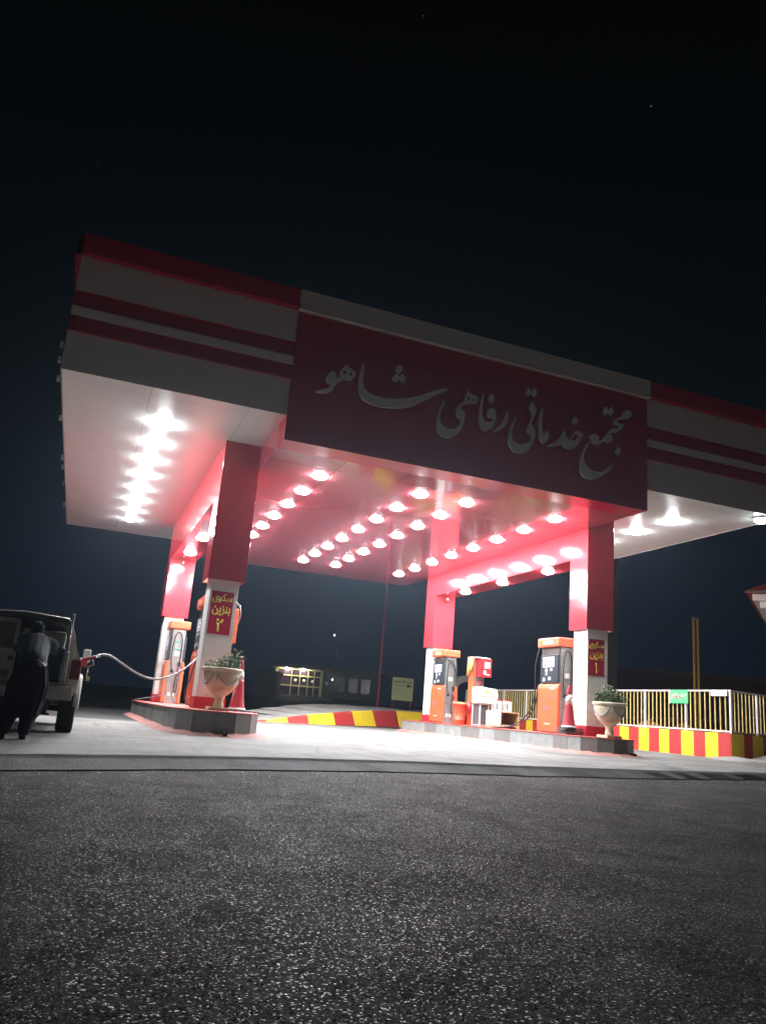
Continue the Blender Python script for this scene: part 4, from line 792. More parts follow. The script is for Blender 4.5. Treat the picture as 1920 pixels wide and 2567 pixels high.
# ---- nozzle in the filler neck (part of pump number 2)
nzb = MB().tube([(-2.02, -3.22, -1.97), (-2.14, -3.26, -2.03), (-2.20, -3.28, -2.07)], [.018, .034, .045], 10, 0).box(-2.215, -3.32, -2.15, -2.13, -3.24, -2.04, 0)
nzb.tube([(-2.05, -3.22, -2.02), (-2.02, -3.22, -2.10), (-2.12, -3.25, -2.135)], .009, 6, 1).tube([(-2.0, -3.205, -1.965), (-1.95, -3.17, -1.945)], .024, 8, 1)
nzb.tube([(-2.215, -3.28, -2.09), (-2.28, -3.28, -2.12)], .014, 8, 1)
nzb.build('car_nozzle', [M['nozzle_red'], M['chrome']], pN, bevel=.004)
kc = thing('key_bunch', 'small bunch of keys and chain hanging from the filler beside the red nozzle', 'keys', (-2.10, -3.30, -2.16))
km = MB()
for i in range(7): km.tube([(-2.105 + .008 * (i % 2), -3.30, -2.15 - i * .022), (-2.097 - .008 * (i % 2), -3.30, -2.168 - i * .022)], .006, 5)
for a in (-.5, .1, .7): km.box(-2.10 + a * .03, -3.302, -2.36, -2.085 + a * .05, -3.298, -2.29)
km.build('chain', M['chain_yellow'], kc)

# ================================================================ COLUMN-SIDE PROPS
def planter(x, y, z, label, grp='cream stone urns on the island noses'):
    t = thing('stone_urn', label, 'flower urn', (x, y, z), grp)
    prof = [(.10, .06), (.105, .10), (.085, .18), (.095, .26), (.16, .31), (.255, .40), (.325, .52), (.355, .65), (.36, .72), (.345, .735), (.395, .755), (.405, .785), (.395, .815), (.35, .815), (.335, .77), (.02, .76)]
    MB().lathe(prof, (x, y, z), 36).build('bowl', M['stone_cream'], t)
    MB().box(x - .21, y - .21, z, x + .21, y + .21, z + .06).build('base', M['stone_cream'], t, bevel=.01)
    MB().lathe([(.33, .765), (.2, .79), (.01, .80)], (x, y, z), 20).build('soil', M['soil'], t)
    # garland swags in relief round the bowl
    sw = MB()
    for k in range(4):
        a0 = R_(-90 - 45 + k * 90 + 22)
        pts = []
        for q in range(13):
            f = q / 12; a = a0 + f * R_(80); zz = .70 - .20 * math.sin(math.pi * f) ** .8; r = .352 - (0 if zz > .6 else (.6 - zz) * .32)
            pts.append((x + (r + .004) * math.cos(a), y + (r + .004) * math.sin(a), z + zz))
        sw.tube(pts, [.008 + .018 * math.sin(math.pi * q / 12) for q in range(13)], 8)
        sw.tube([pts[0], (pts[0][0], pts[0][1], pts[0][2] - .13)], [.02, .008], 6)
    sw.build('garland', M['stone_grey'], t)
    return t
M['stone_grey'] = mat('stone_grey', (0.33, 0.335, 0.34), 0.7, var=0.2, vscale=20, dirt=(0.5, 0.44, 0.32), dscale=9)
u1 = planter(.42, -.82, -2.68, 'cream stone urn with a straggly yellow-flowered plant, before column number 2')
u2 = copy_tree(u1); u2.location = (9.72, -.60, -2.61); u2['label'] = 'cream stone urn with a dense leafy bush, before column number 1'
u2['_w'] = tuple(u2.location)
def leaves(parent, mats, spec, name, bend=.5):
    mb = MB(); rr = random.Random(hash(name) % 97 + 5 if False else len(name) * 7)
    for (cx, cy_, cz, rx, rz, n, ls) in spec:
        for _ in range(n):
            th = rr.uniform(0, 6.283); ph = rr.random() ** .5; hh = rr.random()
            tip = Vector((cx + rx * ph * math.cos(th), cy_ + rx * ph * math.sin(th) * .8, cz + rz * hh * (1.15 - .5 * ph)))
            root = Vector((cx + rx * .25 * ph * math.cos(th), cy_ + rx * .25 * ph * math.sin(th), cz - .02))
            if rr.random() < .22: mb.tube([root, root.lerp(tip, .5) + Vector((0, 0, .02)), tip], [.004, .003, .0015], 4, 0, False)
            for q in range(3):
                p = tip + Vector((rr.uniform(-.03, .03), rr.uniform(-.03, .03), rr.uniform(-.03, .03)))
                d = Vector((rr.uniform(-1, 1), rr.uniform(-1, 1), rr.uniform(-.3, 1))).normalized(); s_ = d.cross(Vector((rr.uniform(-1, 1), rr.uniform(-1, 1), rr.uniform(-1, 1)))).normalized()
                l = ls * rr.uniform(.6, 1.3); w = l * .26
                nrm = d.cross(s_) * (l * .12)
                mb.add([p, p + d * l * .45 + s_ * w + nrm, p + d * l, p + d * l * .45 - s_ * w + nrm], [(0, 1, 2), (0, 2, 3)], 0 if rr.random() < .6 else 1)
    return mb.build(name, mats, parent)
Z1 = -2.68 + .80; Z2 = -2.61 + .80
leaves(u1, [M['leaf'], M['leaf_pale']], [(.25, -.84, Z1, .20, .15, 70, .045), (.55, -.80, Z1, .22, .30, 120, .05), (.66, -.72, Z1 + .05, .17, .36, 60, .045)], 'flowering_plant')
fm = MB(); rr = random.Random(5)
for p in ((.79, -.72, Z1 + .27, .030), (.72, -.74, Z1 + .33, .018), (.56, -.78, Z1 + .30, .022), (.65, -.70, Z1 + .40, .014), (.50, -.85, Z1 + .26, .014), (.74, -.80, Z1 + .20, .012)): fm.ball(p[:3], p[3], 5, 0, (1, 1, .7))
fm.build('blossoms', M['flower'], u1)
leaves(u2, [M['leaf'], M['leaf_pale']], [(9.66, -.62, Z2, .28, .42, 230, .065), (9.90, -.60, Z2, .27, .30, 150, .06), (9.48, -.55, Z2, .18, .28, 80, .055)], 'leafy_bush')

def cone(x, y, z, label, grp):
    t = thing('traffic_cone', label, 'traffic cone', (x, y, z), grp)
    MB().lathe([(.175, .045), (.165, .07), (.125, .28), (.088, .60), (.082, .66)], (x, y, z), 28).lathe([(.0665, .82), (.045, .95), (.038, 1.02), (.028, 1.05), (.026, 1.06)], (x, y, z), 28).build('cone_body', M['cone_red'], t)
    MB().lathe([(.083, .655), (.068, .82)], (x, y, z), 28).build('reflective_band', M['reflective_white'], t)
    b = MB().lathe([(.185, .035), (.182, .06), (.170, .075)], (x, y, z), 28, 1)
    b.box(x - .235, y - .235, z, x + .235, y + .235, z + .028, 0)
    for q in range(5): b.box(x - .228 + q * .1, y - .239, z + .004, x - .178 + q * .1, y - .230, z + .024, 0)
    b.build('cone_base', [M['rubber_dusty'], M['white_plastic']], t, bevel=.004)
    return t
M['rubber_dusty'] = mat('dusty_rubber', (0.07, 0.07, 0.068), 0.8, dirt=(0.20, 0.20, 0.19), dscale=8)
c1 = cone(.985, .22, -2.68, 'single red and white traffic cone behind the yellow-flowered urn', None)
cs0 = copy_tree(c1); cs0.location = (9.235, .36, -2.61)
G_ = 'cones stacked by column number 1'
c1_stack = []
for i in range(4):
    c = cs0 if i == 0 else copy_tree(cs0)
    c.location = (9.235 + (0, .012, -.01, .004)[i], .36 + (0, -.01, .008, 0)[i], -2.61 + .045 * i); c.rotation_euler.z = R_((0, 4, -3, 2)[i]); c['group'] = G_
    c['label'] = ('lowest', 'second lowest', 'second highest', 'topmost')[i] + ' traffic cone of the nested stack beside column number 1'

# payment terminal
t = thing('payment_terminal', 'red card payment terminal on a steel and orange post behind the white box', 'payment terminal', (9.8, 6.45, -2.61))
MB().box(9.66, 6.32, -2.61, 10.0, 6.62, -.50).build('post', M['steel'], t, bevel=.006)
MB().box(9.60, 6.31, -2.61, 9.658, 6.63, -.48).build('side_panel', M['orange'], t, bevel=.006)
hd = MB().box(9.70, 6.06, -1.08, 10.12, 6.31, -.50).build('terminal_head', M['pos_red'], t, bevel=.02, seg=3)
MB().box(9.84, 6.045, -.82, 10.07, 6.06, -.60).build('screen_frame', M['steel'], hd, bevel=.01)
MB().box(9.87, 6.040, -.80, 10.04, 6.046, -.63).build('screen', M['display_white'], hd)
MB().box(9.83, 6.045, -1.0, 9.92, 6.06, -.88).box(9.94, 6.05, -1.02, 10.05, 6.06, -.99).build('keypad', M['paper'], hd)
MB().box(9.94, 6.052, -.96, 10.08, 6.062, -.86).build('card_slot', M['nozzle_red'], hd)
MB().box(9.60, 6.10, -.495, 10.08, 6.62, -.465).build('rain_cover', M['white_plastic'], t, bevel=.008)
ccl = MB()
pts = [(9.55 + .03 * math.sin(i * 1.7), 6.30 + i * .02, 0) for i in range(8)]
for i in range(7):
    w1, w2 = .03 * math.sin(i * 1.9), .03 * math.sin((i + 1) * 1.9)
    ccl.add([(9.565 + w1 * .6, 6.25 + i * .06, -.46), (9.565 + w2 * .6, 6.31 + i * .06, -.46), (9.53 + w2, 6.30 + i * .055, -.98 + .10 * math.sin(i)), (9.53 + w1, 6.25 + i * .055, -.98 + .10 * math.sin(i - 1))], [(0, 1, 2, 3)], 0, True)
o = ccl.build('hanging_cloth', M['cloth_ochre']); tag(o, 'ochre cloth draped over the side of the payment terminal', 'cloth')
sd = o.modifiers.new('thick', 'SOLIDIFY'); sd.thickness = .012
rg = MB(); rg.tube([(9.83 + .155 * math.cos(a * .3491), 6.317, -1.33 + .155 * math.sin(a * .3491)) for a in range(19)], .013, 5); rg.tube([(9.74, 6.317, -1.22), (9.92, 6.317, -1.46)], .016, 5).tube([(9.80, 6.317, -1.42), (9.86, 6.317, -1.30), (9.88, 6.317, -1.22)], [.03, .035, .01], 6)
rg.build('no_fire_mark', M['nozzle_red'], t)
# stand, white box, crates, cans, bucket
t = thing('white_stand', 'white framed stand with dark panels under the white box', 'stand', (9.65, 5.82, -2.61))
fr = MB()
for x in (9.50, 9.78):
    for y in (5.56, 6.04): fr.box(x, y, -2.61, x + .035, y + .035, -1.92)
fr.box(9.50, 5.56, -1.95, 9.815, 6.075, -1.918); fr.box(9.5, 5.56, -2.58, 9.815, 6.075, -2.56); fr.build('frame', M['white_plastic'], t)
MB().box(9.515, 5.60, -2.56, 9.522, 6.04, -1.955).box(9.54, 5.57, -2.56, 9.78, 5.577, -1.955).build('side_panels', M['dark_cloth'], t)
M_ = Matrix.Identity(4)
t = thing('white_box', 'bulky white plastic box with a yellow sticker, on the stand in front of the terminal', 'box', (9.8, 5.7, -1.92))
pr = [(9.42, -1.915), (10.06, -1.915), (10.06, -1.62), (10.0, -1.46), (9.46, -1.42), (9.42, -1.46)]
bx = MB().prism(pr, 5.44, 5.98, 0, axis='Y').build('shell', M['white_plastic'], t, bevel=.018, seg=3)
MB().tube([(9.412, 5.98, -1.70), (9.412, 5.43, -1.70), (9.75, 5.43, -1.685), (10.068, 5.43, -1.72), (10.068, 5.98, -1.7)], .008, 6).build('strap', M['steel_dark'], t)
MB().box(9.60, 5.434, -1.60, 9.70, 5.439, -1.49).build('yellow_label', M['sticker_yellow'], t)
MB().box(9.414, 5.55, -1.86, 9.419, 5.88, -1.50).build('green_label', M['pale_green'], t)
t = thing('wooden_crate', 'open pale wooden crate on its side with a handwritten paper, under the oil cans', 'crate', (9.75, 4.6, -2.61))
cr_ = MB(); X0, X1, Y0, Y1, Za, Zb = 9.44, 10.06, 4.14, 5.04, -2.605, -2.13
cr_.box(X0, Y0, Zb - .03, X1, Y1, Zb).box(X0, Y0, Za + .06, X1, Y1, Za + .10).box(X0, Y0, Za + .101, X0 + .03, Y1, Zb - .031).box(X1 - .03, Y0, Za + .101, X1, Y1, Zb - .031).box(X0 + .031, Y1 - .02, Za + .101, X1 - .031, Y1, Zb - .031)
cr_.box(X0, Y0, Za, X0 + .09, Y1, Za + .059).box(X1 - .09, Y0, Za, X1, Y1, Za + .059).build('crate_body', M['wood_pale'], t, bevel=.004)
pp = MB().box(X0 - .012, 4.16, -2.52, X0 - .006, 4.98, -2.125).build('paper_notice', M['paper_bright'], t)
text_mesh('notice_lettering', 'مشکل بنزین', M['red_ink'], t, (X0 - .0125, 4.56, -2.30), (0, -1, 0), .62, .12, bold=.01, depth=.002)
t = thing('wooden_stool', 'small pale wooden stool behind the oil cans beside the white box', 'stool', (10.0, 5.3, -2.61))
MB().box(9.78, 5.10, -2.0, 10.2, 5.40, -1.96).build('seat', M['wood_pale'], t, bevel=.004)
for x in (9.80, 10.15):
    for y in (5.12, 5.35): MB().box(x, y, -2.61, x + .035, y + .035, -2.001).build('leg', M['wood_pale'], t)
def oilcan(x, y, lab):
    t = thing('oil_can', lab, 'oil can', (x, y, -2.13), 'oil cans on the crate')
    MB().box(x - .11, y - .09, -2.129, x + .11, y + .09, -1.83).build('can_body', M['white_plastic'], t, bevel=.02)
    MB().box(x - .113, y - .05, -2.08, x - .109, y + .05, -1.90).box(x - .08, y - .093, -2.08, x - .02, y - .089, -1.90).build('print', M['ink_grey'], t)
    MB().box(x - .10, y - .08, -1.829, x + .10, y + .08, -1.812).lathe([(.022, -1.812), (.022, -1.785), (.018, -1.78)], (x + .03, y, 0), 12).build('lid', M['pos_red'], t, bevel=.004)
    return t
oilcan(9.57, 4.62, 'white oil can with dark print, the one nearer the white box')
oilcan(9.80, 4.42, 'white oil can with a red lid, the one nearer the crate front')
t = thing('waste_bucket', 'orange plastic waste bucket between the rear pump and the payment terminal', 'bucket', (9.33, 6.62, -2.61))
MB().lathe([(.17, .0), (.172, .05), (.178, .13), (.186, .14), (.186, .16), (.18, .165), (.225, .60), (.245, .61), (.245, .655), (.225, .66), (.215, .62), (.16, .04), (.01, .035)], (9.33, 6.62, -2.61), 28).build('pail', M['orange_plastic'], t)
MB().lathe([(.247, .66), (.25, .67), (.20, .69), (.02, .70)], (9.33, 6.62, -2.61), 28).build('lid', M['orange_rim'], t)
o = MB().add([(9.50, 6.42, -1.92), (9.62, 6.36, -1.90), (9.60, 6.30, -2.05), (9.55, 6.33, -2.32), (9.48, 6.36, -2.12)], [(0, 1, 2), (0, 2, 4), (2, 3, 4)], 0, True).build('red_rag', M['nozzle_red'])
o.modifiers.new('thick', 'SOLIDIFY').thickness = .03; tag(o, 'crumpled red rag hanging on the white stand above the orange bucket', 'rag')

# ================================================================ STRIPED KERB, WALL AND FENCE
pts = [(3.75, 11.95, .02), (4.38, 12.06, .06), (5.23, 12.3, .20), (6.16, 12.75, .32), (7.46, 13.55, .45), (8.6, 14.5, .56), (10.0, 15.8, .64), (11.67, 17.3, .70), (13.3, 18.1, .72), (15.0, 17.9, .72)]
seg = list(zip(pts, pts[1:]))
fr = MB(); colr = 1
for (a, b) in seg:
    k = 4; 
    for i in range(k):
        t0, t1 = i / k, (i + 1) / k; q = []
        for t_ in (t0, t1):
            x = a[0] + (b[0] - a[0]) * t_; y = a[1] + (b[1] - a[1]) * t_; h = a[2] + (b[2] - a[2]) * t_
            d = Vector((b[0] - a[0], b[1] - a[1], 0)).normalized(); nr = Vector((-d.y, d.x, 0)); g_ = GZ(x)
            q.append([(x, y, g_ - .02), (x + nr.x * h * .35, y + nr.y * h * .35, g_ + h * .9), (x + nr.x * (h * .4 + .05), y + nr.y * (h * .4 + .05), g_ + h), (x + nr.x * (h * .4 + 2.6), y + nr.y * (h * .4 + 2.6), g_ + h + .10), (x + nr.x * (h * .4 + 3.2), y + nr.y * (h * .4 + 3.2), g_ - .4)])
        v = q[0] + q[1]
        fr.add(v, [(0, 5, 6, 1), (1, 6, 7, 2)], colr); fr.add(v, [(2, 7, 8, 3), (3, 8, 9, 4)], 2)
    colr = 1 - colr
o = fr.build('striped_kerb', [M['kerb_yellow'], M['kerb_red'], M['grey_concrete']]); tag(o, 'sloping red and yellow striped kerb curving behind the middle lane', 'kerb')
ZT = -2.235
def wall_run(p0, p1, cuts, first, th=.28):
    mb = MB(); d = (Vector(p1) - Vector(p0)); L = d.length; d.normalize(); nr = Vector((d.y, -d.x)); c = first
    for a, b in zip(cuts, cuts[1:]):
        k = 3
        for i in range(k):
            s0 = a + (b - a) * i / k; s1 = a + (b - a) * (i + 1) / k
            A = Vector(p0) + d * s0; B = Vector(p0) + d * s1
            v = [(A.x, A.y, GZ(A.x) - .12), (B.x, B.y, GZ(B.x) - .12), (B.x, B.y, ZT), (A.x, A.y, ZT)]
            A2 = A - nr * th; B2 = B - nr * th - (d * .1 if (b == cuts[-1] and i == k - 1 and th > .1) else Vector((0, 0)))
            v += [(A2.x, A2.y, GZ(A.x) - .12), (B2.x, B2.y, GZ(B.x) - .12), (B2.x, B2.y, ZT), (A2.x, A2.y, ZT)]
            mb.add(v, [(0, 1, 2, 3), (7, 6, 5, 4), (3, 2, 6, 7)], c)
        c = 1 - c
    A = Vector(p0); A2 = A - nr * th; B = Vector(p1); B2 = B - nr * th
    return mb.build('striped_wall', [M['kerb_yellow'], M['kerb_red']])
ycut = [1.05, 1.55, 2.05, 2.52, 3.04, 3.57, 4.02, 4.5, 5.0, 5.5, 5.98]
while ycut[-1] < 17.6: ycut.append(ycut[-1] + .5)
# run along X=15 seen from the canopy side (normal towards -X)
o = wall_run((15, ycut[-1]), (15, 1.05), [ycut[-1] - y for y in reversed(ycut)], 0 if len(ycut) % 2 else 1)
tag(o, 'long bright red and yellow striped low wall under the railing with the green sign', 'low wall', 'striped low walls')
o = wall_run((15.0, 1.05), (24.86, 3.515), [.0, .62, 1.05, 1.6, 2.1, 2.65, 3.2, 3.7, 4.2, 4.7, 5.2, 5.7, 6.3, 7, 7.7, 8.4, 9.2, 10.16], 0, .04)
tag(o, 'shorter dimmer striped low wall turning away at the railing corner', 'low wall', 'striped low walls')
def fence(p0, p1, posts, label):
    P0 = Vector(p0); d = Vector(p1) - P0; L = d.length; d.normalize()
    t = thing('railing', label, 'railing', (p0[0], p0[1], ZT), 'white and yellow railings'); ZR = -1.03
    ang = math.atan2(d.y, d.x); R4 = Matrix.Translation((p0[0], p0[1], 0)) @ Matrix.Rotation(ang, 4, 'Z')
    def B(mb, s0, s1, h0, h1, w): return mb.box(s0, -w / 2, h0, s1, w / 2, h1, 0, R4)
    B(MB(), 0, L, ZR - .045, ZR, .05).build('top_rail', M['fence_white'], t); B(MB(), 0, L, ZT + .03, ZT + .07, .045).build('bottom_rail', M['fence_white'], t)
    for s in posts: B(MB(), s - .03, s + .03, ZT, ZR - .0455, .06).build('post', M['fence_white'], t)
    for a, b in zip(posts, posts[1:]):
        mb = MB(); n = max(2, round((b - a) / .19)); 
        for i in range(1, n):
            s = a + (b - a) * i / n; B(mb, s - .014, s + .014, ZT + .07, ZR - .0455, .028)
        mb.build('pickets', M['fence_yellow'], t)
    return t
ps = [0.03, 1.82, 3.70] + [5.55 + 1.85 * i for i in range(6)] + [16.55]
fence((15.14, 1.15), (15.14, 17.73), ps, 'long white railing with yellow bars, carrying the green sign')
fence((15.14, 1.22), (24.8, 3.63), [.06, 1.38, 3.2, 5.0, 6.8, 8.6, 9.9], 'short white railing with yellow bars turning away beyond the corner post')
t = thing('green_sign', 'small green notice with white and red writing hung on the railing', 'sign', (15.09, 3.2, -1.2))
MB().box(15.07, 2.81, -1.44, 15.085, 3.60, -1.035).build('sign_board', M['green_sign'], t, bevel=.003)
MB().box(15.062, 3.585, -1.45, 15.069, 3.615, -1.03).build('sign_edge', M['paper'], t)
text_mesh('sign_lettering', 'به خیر مقدم', M['paper'], t, (15.068, 3.2, -1.235), (0, -1, 0), .66, .26, bold=.05, depth=.002)
text_mesh('sign_lettering', 'به خیر مقدم', M['red_ink'], t, (15.064, 3.2, -1.235), (0, -1, 0), .64, .23, bold=.0, depth=.002)
t = thing('white_sign', 'small bluish white notice with a line of dark writing, on the railing near the corner', 'sign', (15.09, 1.55, -1.1))
MB().box(15.07, 1.24, -1.21, 15.085, 1.87, -1.035).build('sign_board', M['blue_white'], t, bevel=.003)
text_mesh('sign_lettering', 'محل تخلیه سوخت', M['ink'], t, (15.068, 1.55, -1.125), (0, -1, 0), .54, .07, bold=.0, depth=.002)
# grey spoil against the foot of the return wall
mb = MB(); rr = random.Random(12); nx, ny = 34, 9
v = []
for j in range(ny):
    for i in range(nx):
        x = 13.9 + i * .3; y = 0.55 + (x - 15) * .25 + (j - 4) * .17 if x > 15 else .75 + (j - 4) * .17
        e_ = max(0, 1 - ((j - 4) / 4) ** 2) * min(1, i / 5)
        v.append((x, y, GZ(x) - .01 + e_ * (.10 + .09 * math.sin(i * .9) + rr.uniform(0, .05))))
mb.add(v, [(j * nx + i, j * nx + i + 1, (j + 1) * nx + i + 1, (j + 1) * nx + i) for j in range(ny - 1) for i in range(nx - 1)], 0, True)
struct(mb.build('rubble', M['grey_concrete']), 'stuff')
# earth heaps behind the railing
def heap(x, y, r, h, lab, seed):
    mb = MB(); rr = random.Random(seed); v = []; n = 22; m = 8
    for j in range(m + 1):
        for k in range(n):
            a = 2 * math.pi * k / n; f = j / m; rad = r * f * (1 + .16 * math.sin(3 * a + seed) + .08 * rr.uniform(-1, 1)); zz = h * (1 - f ** 1.4) * (1 + .12 * rr.uniform(-1, 1))
            v.append((x + rad * math.cos(a), y + rad * math.sin(a), -3.0 + zz - (.12 if j == m else 0)))
    mb.add(v, [(j * n + k, j * n + (k + 1) % n, (j + 1) * n + (k + 1) % n, (j + 1) * n + k) for j in range(m) for k in range(n)], 0, False)
    for q in range(16):
        a = rr.uniform(0, 6.28); d = r * rr.uniform(.3, 1.0); mb.ball((x + d * math.cos(a), y + d * math.sin(a), -3.0 + h * max(0, 1 - (d / r) ** 1.4)), rr.uniform(.05, .16), 4, 0, (1.2, .9, .8))
    o = mb.build('earth_heap', M['earth']); tag(o, lab, 'earth heap', 'earth heaps behind the railing')
heap(16.6, 3.4, .8, .8, 'orange earth heap behind the railing next to the corner post', 1)
heap(17.6, 7.6, 1.6, 1.0, 'broad orange earth heap behind the railing, below the lattice mast', 2)
heap(17.7, 4.2, .9, .85, 'orange earth heap behind the railing beyond the corner post, behind the short railing', 3)
heap(21.8, 10.8, 1.6, 1.1, 'orange earth heap furthest back beside the pipe rail', 4)

# ================================================================ OFF-ROAD CAR
CX = -3.10; CG = GZ(-3.1) - .0; YRr = -4.0
car = thing('offroad_car', 'dusty white off-road car seen from behind with with one rear door open', 'car', (CX, -1.8, CG))
half = [(.70, .50), (.86, .58), (.89, .80), (.90, .95), (.86, 1.12), (.80, 1.24), (.74, 1.46), (.665, 1.64), (.60, 1.69), (0, 1.725)]
holeh = [(.58, .74), (.66, .755), (.69, .85), (.70, .95), (.70, 1.12), (.68, 1.24), (.65, 1.42), (.60, 1.58), (.54, 1.625), (0, 1.645)]
def full(h): return [(dx, z) for dx, z in h] + [(-dx, z) for dx, z in reversed(h[:-1])]
O = full(half); H_ = full(holeh); n = len(O)
def sec(y, prof, kx=1.0, kz=1.0, zmax=None, widen=0):
    return [(CX + dx * kx, y, CG + (min(z, zmax - .012 * abs(dx) ** 2) if zmax else z)) for dx, z in prof]
def zclip(y, zc, kx=1.0):
    out = []
    for dx, z in O:
        if z > 1.2: 
            f = (z - 1.24) / (1.735 - 1.24) if z > 1.24 else 0
            z2 = 1.20 + (zc - 1.20) * f if zc > 1.2 else min(z, zc - .02 + .02 * (1 - abs(dx) / .9) + f * .015)
            dx2 = dx if zc > 1.5 else dx * (1.0 + .12 * (1 - (zc - 1.1) / .6) * (1 if abs(dx) > .01 else 0))
            out.append((CX + dx2 * kx, y, CG + z2))
        else: out.append((CX + dx * kx, y, CG + min(z, zc - .01)))
    return out
rings = [zclip(-4.0, 1.735), zclip(-3.9, 1.75), zclip(-2.6, 1.76), zclip(-1.55, 1.745), zclip(-1.35, 1.70), zclip(-.80, 1.21), zclip(-.2, 1.18), zclip(.42, 1.10, .97), zclip(.52, .98, .94)]
mb = MB(); v = [p for r in rings for p in r]
WK = (5, 6, n - 8, n - 7)
mb.add(v, [(i * n + k, i * n + (k + 1) % n, (i + 1) * n + (k + 1) % n, (i + 1) * n + k) for i in range(len(rings) - 1) for k in range(n) if not (i == 1 and k in WK)], 0, True)
mb.add(rings[-1], [tuple(range(n))], 0)
hr = sec(-4.0, H_); hi = sec(-2.55, H_)
mb.add(rings[0] + hr, [(k, (k + 1) % n, n + (k + 1) % n, n + k) for k in range(n)], 0)
hm = sec(-3.9, H_); mb.add(hr + hm, [(k, (k + 1) % n, n + (k + 1) % n, n + k) for k in range(n)], 1)
mb.add(hm + hi, [(k, (k + 1) % n, n + (k + 1) % n, n + k) for k in range(n) if k not in WK], 1)
mb.add(hi, [tuple(range(n))], 1)
body = mb.build('body', [M['car_white'], M['car_dark']], car)
es = body.modifiers.new('split', 'EDGE_SPLIT'); es.split_angle = R_(38)
# dusty rear face panel
mb = MB(); mb.add([(x, -4.006, z) for x, y, z in rings[0]][:0] or [(x, y - .005, z) for x, y, z in rings[0]] + [(x, y - .005, z) for x, y, z in hr], [(k, (k + 1) % n, n + (k + 1) % n, n + k) for k in range(n) if (v_ := (rings[0][k][2] + rings[0][(k + 1) % n][2]) / 2 - CG) < 1.60])
mb.build('rear_frame', M['car_dust'], car)
mb = MB(); mb.add([(x, y - .005, z - .012) for x, y, z in rings[0]] + [(x, y - .005, z) for x, y, z in hr], [(k, (k + 1) % n, n + (k + 1) % n, n + k) for k in range(n) if (rings[0][k][2] + rings[0][(k + 1) % n][2]) / 2 - CG >= 1.60])  # strip above the opening coloured dark, painted shade below the roof edge
mb.build('roof_edge_shade', M['car_upper'], car)
# side windows
for s in (-1, 1):
    for y0, y1 in ((-3.88, -2.62), (-2.55, -2.05), (-1.98, -1.5)):
        pr = [(s * .812, 1.23), (s * .745, 1.44), (s * .680, 1.56)]
        w = MB(); vv = []
        for y in (y0, y1 + (.0 if y1 < -1.6 else .35)):
            vv += [(CX + pr[0][0] + s * .012, y, CG + 1.26)]
        for y in (y1, y0): vv += [(CX + s * .692, y, CG + 1.56)]
        w.add(vv, [(0, 1, 2, 3)]); g = w.build('side_window', M['car_glass'], car); sd = g.modifiers.new('t', 'SOLIDIFY'); sd.thickness = .008
    for yw in (-3.10, -.35):
        a = MB(); pts = [(CX + s * .905, yw + .45 * math.cos(R_(q)), CG + .42 + .45 * math.sin(R_(q))) for q in range(-10, 191, 12)]
        a.tube(pts, .045, 6); a.build('fender_flare', M['car_dust'], car)
        w = thing('wheel', '', '', (CX + s * .79, yw, CG + .375)); w.parent = car; w.location = (s * .79, yw + 1.8, .375)
        for k_ in ('label', 'category'): del w[k_]
        Mx = Matrix.Rotation(R_(90), 4, 'Y')
        c0 = (CX + s * .79, yw, CG + .375)
        MB().lathe([(.20, -.115), (.33, -.125), (.362, -.11), (.375, -.07), (.375, .07), (.362, .11), (.33, .125), (.20, .115)], c0, 40, 0, Mx).build('tyre', M['tyre'], w)
        tr = MB()
        for q in range(30):
            a = q * 2 * math.pi / 30
            for oo in (-.085, -.028, .028, .085):
                aa = a + (.1 if abs(oo) > .05 else 0)
                Mq = Matrix.Translation(c0) @ Matrix.Rotation(aa, 4, 'X')
                tr.box(oo - .023, -.026, .366, oo + .023, .026, .386, 0, Mq)
        tr.build('tread', M['tyre'], w)
        MB().lathe([(.20, -.10), (.19, -.02), (.06, .0), (.05, .04), (.01, .05)] if s > 0 else [(.20, .10), (.19, .02), (.06, 0), (.05, -.04), (.01, -.05)], c0, 24, 0, Mx).build('rim', M['steel'], w)
MB().box(CX + .76, -1.62, CG + 1.16, CX + .93, -1.56, CG + 1.22).box(CX + .90, -1.66, CG + 1.14, CX + 1.03, -1.56, CG + 1.37).build('side_mirror', M['mirror_white'], car, bevel=.03, seg=3)
MB().box(CX - .76, -1.62, CG + 1.16, CX - .93, -1.56, CG + 1.22).box(CX - .90, -1.66, CG + 1.14, CX - 1.03, -1.56, CG + 1.37).build('side_mirror', M['mirror_white'], car, bevel=.03, seg=3)
# windscreen, bonnet details
w = MB(); w.add([(CX - .68, -.86, CG + 1.235), (CX + .68, -.86, CG + 1.235), (CX + .56, -1.34, CG + 1.67), (CX - .56, -1.34, CG + 1.67)], [(0, 1, 2, 3)]); g = w.build('windscreen', M['glass'], car); g.modifiers.new('t', 'SOLIDIFY').thickness = .01
for s in (-1, 1): MB().lathe([(.10, 0), (.09, .03), (.01, .04)], (CX + s * .58, .50, CG + .85), 16, 0, Matrix.Rotation(R_(-90), 4, 'X')).build('headlight', M['glass'], car)
MB().box(CX - .85, .50, CG + .48, CX + .85, .64, CG + .64).build('front_bumper', M['car_dust'], car, bevel=.03)
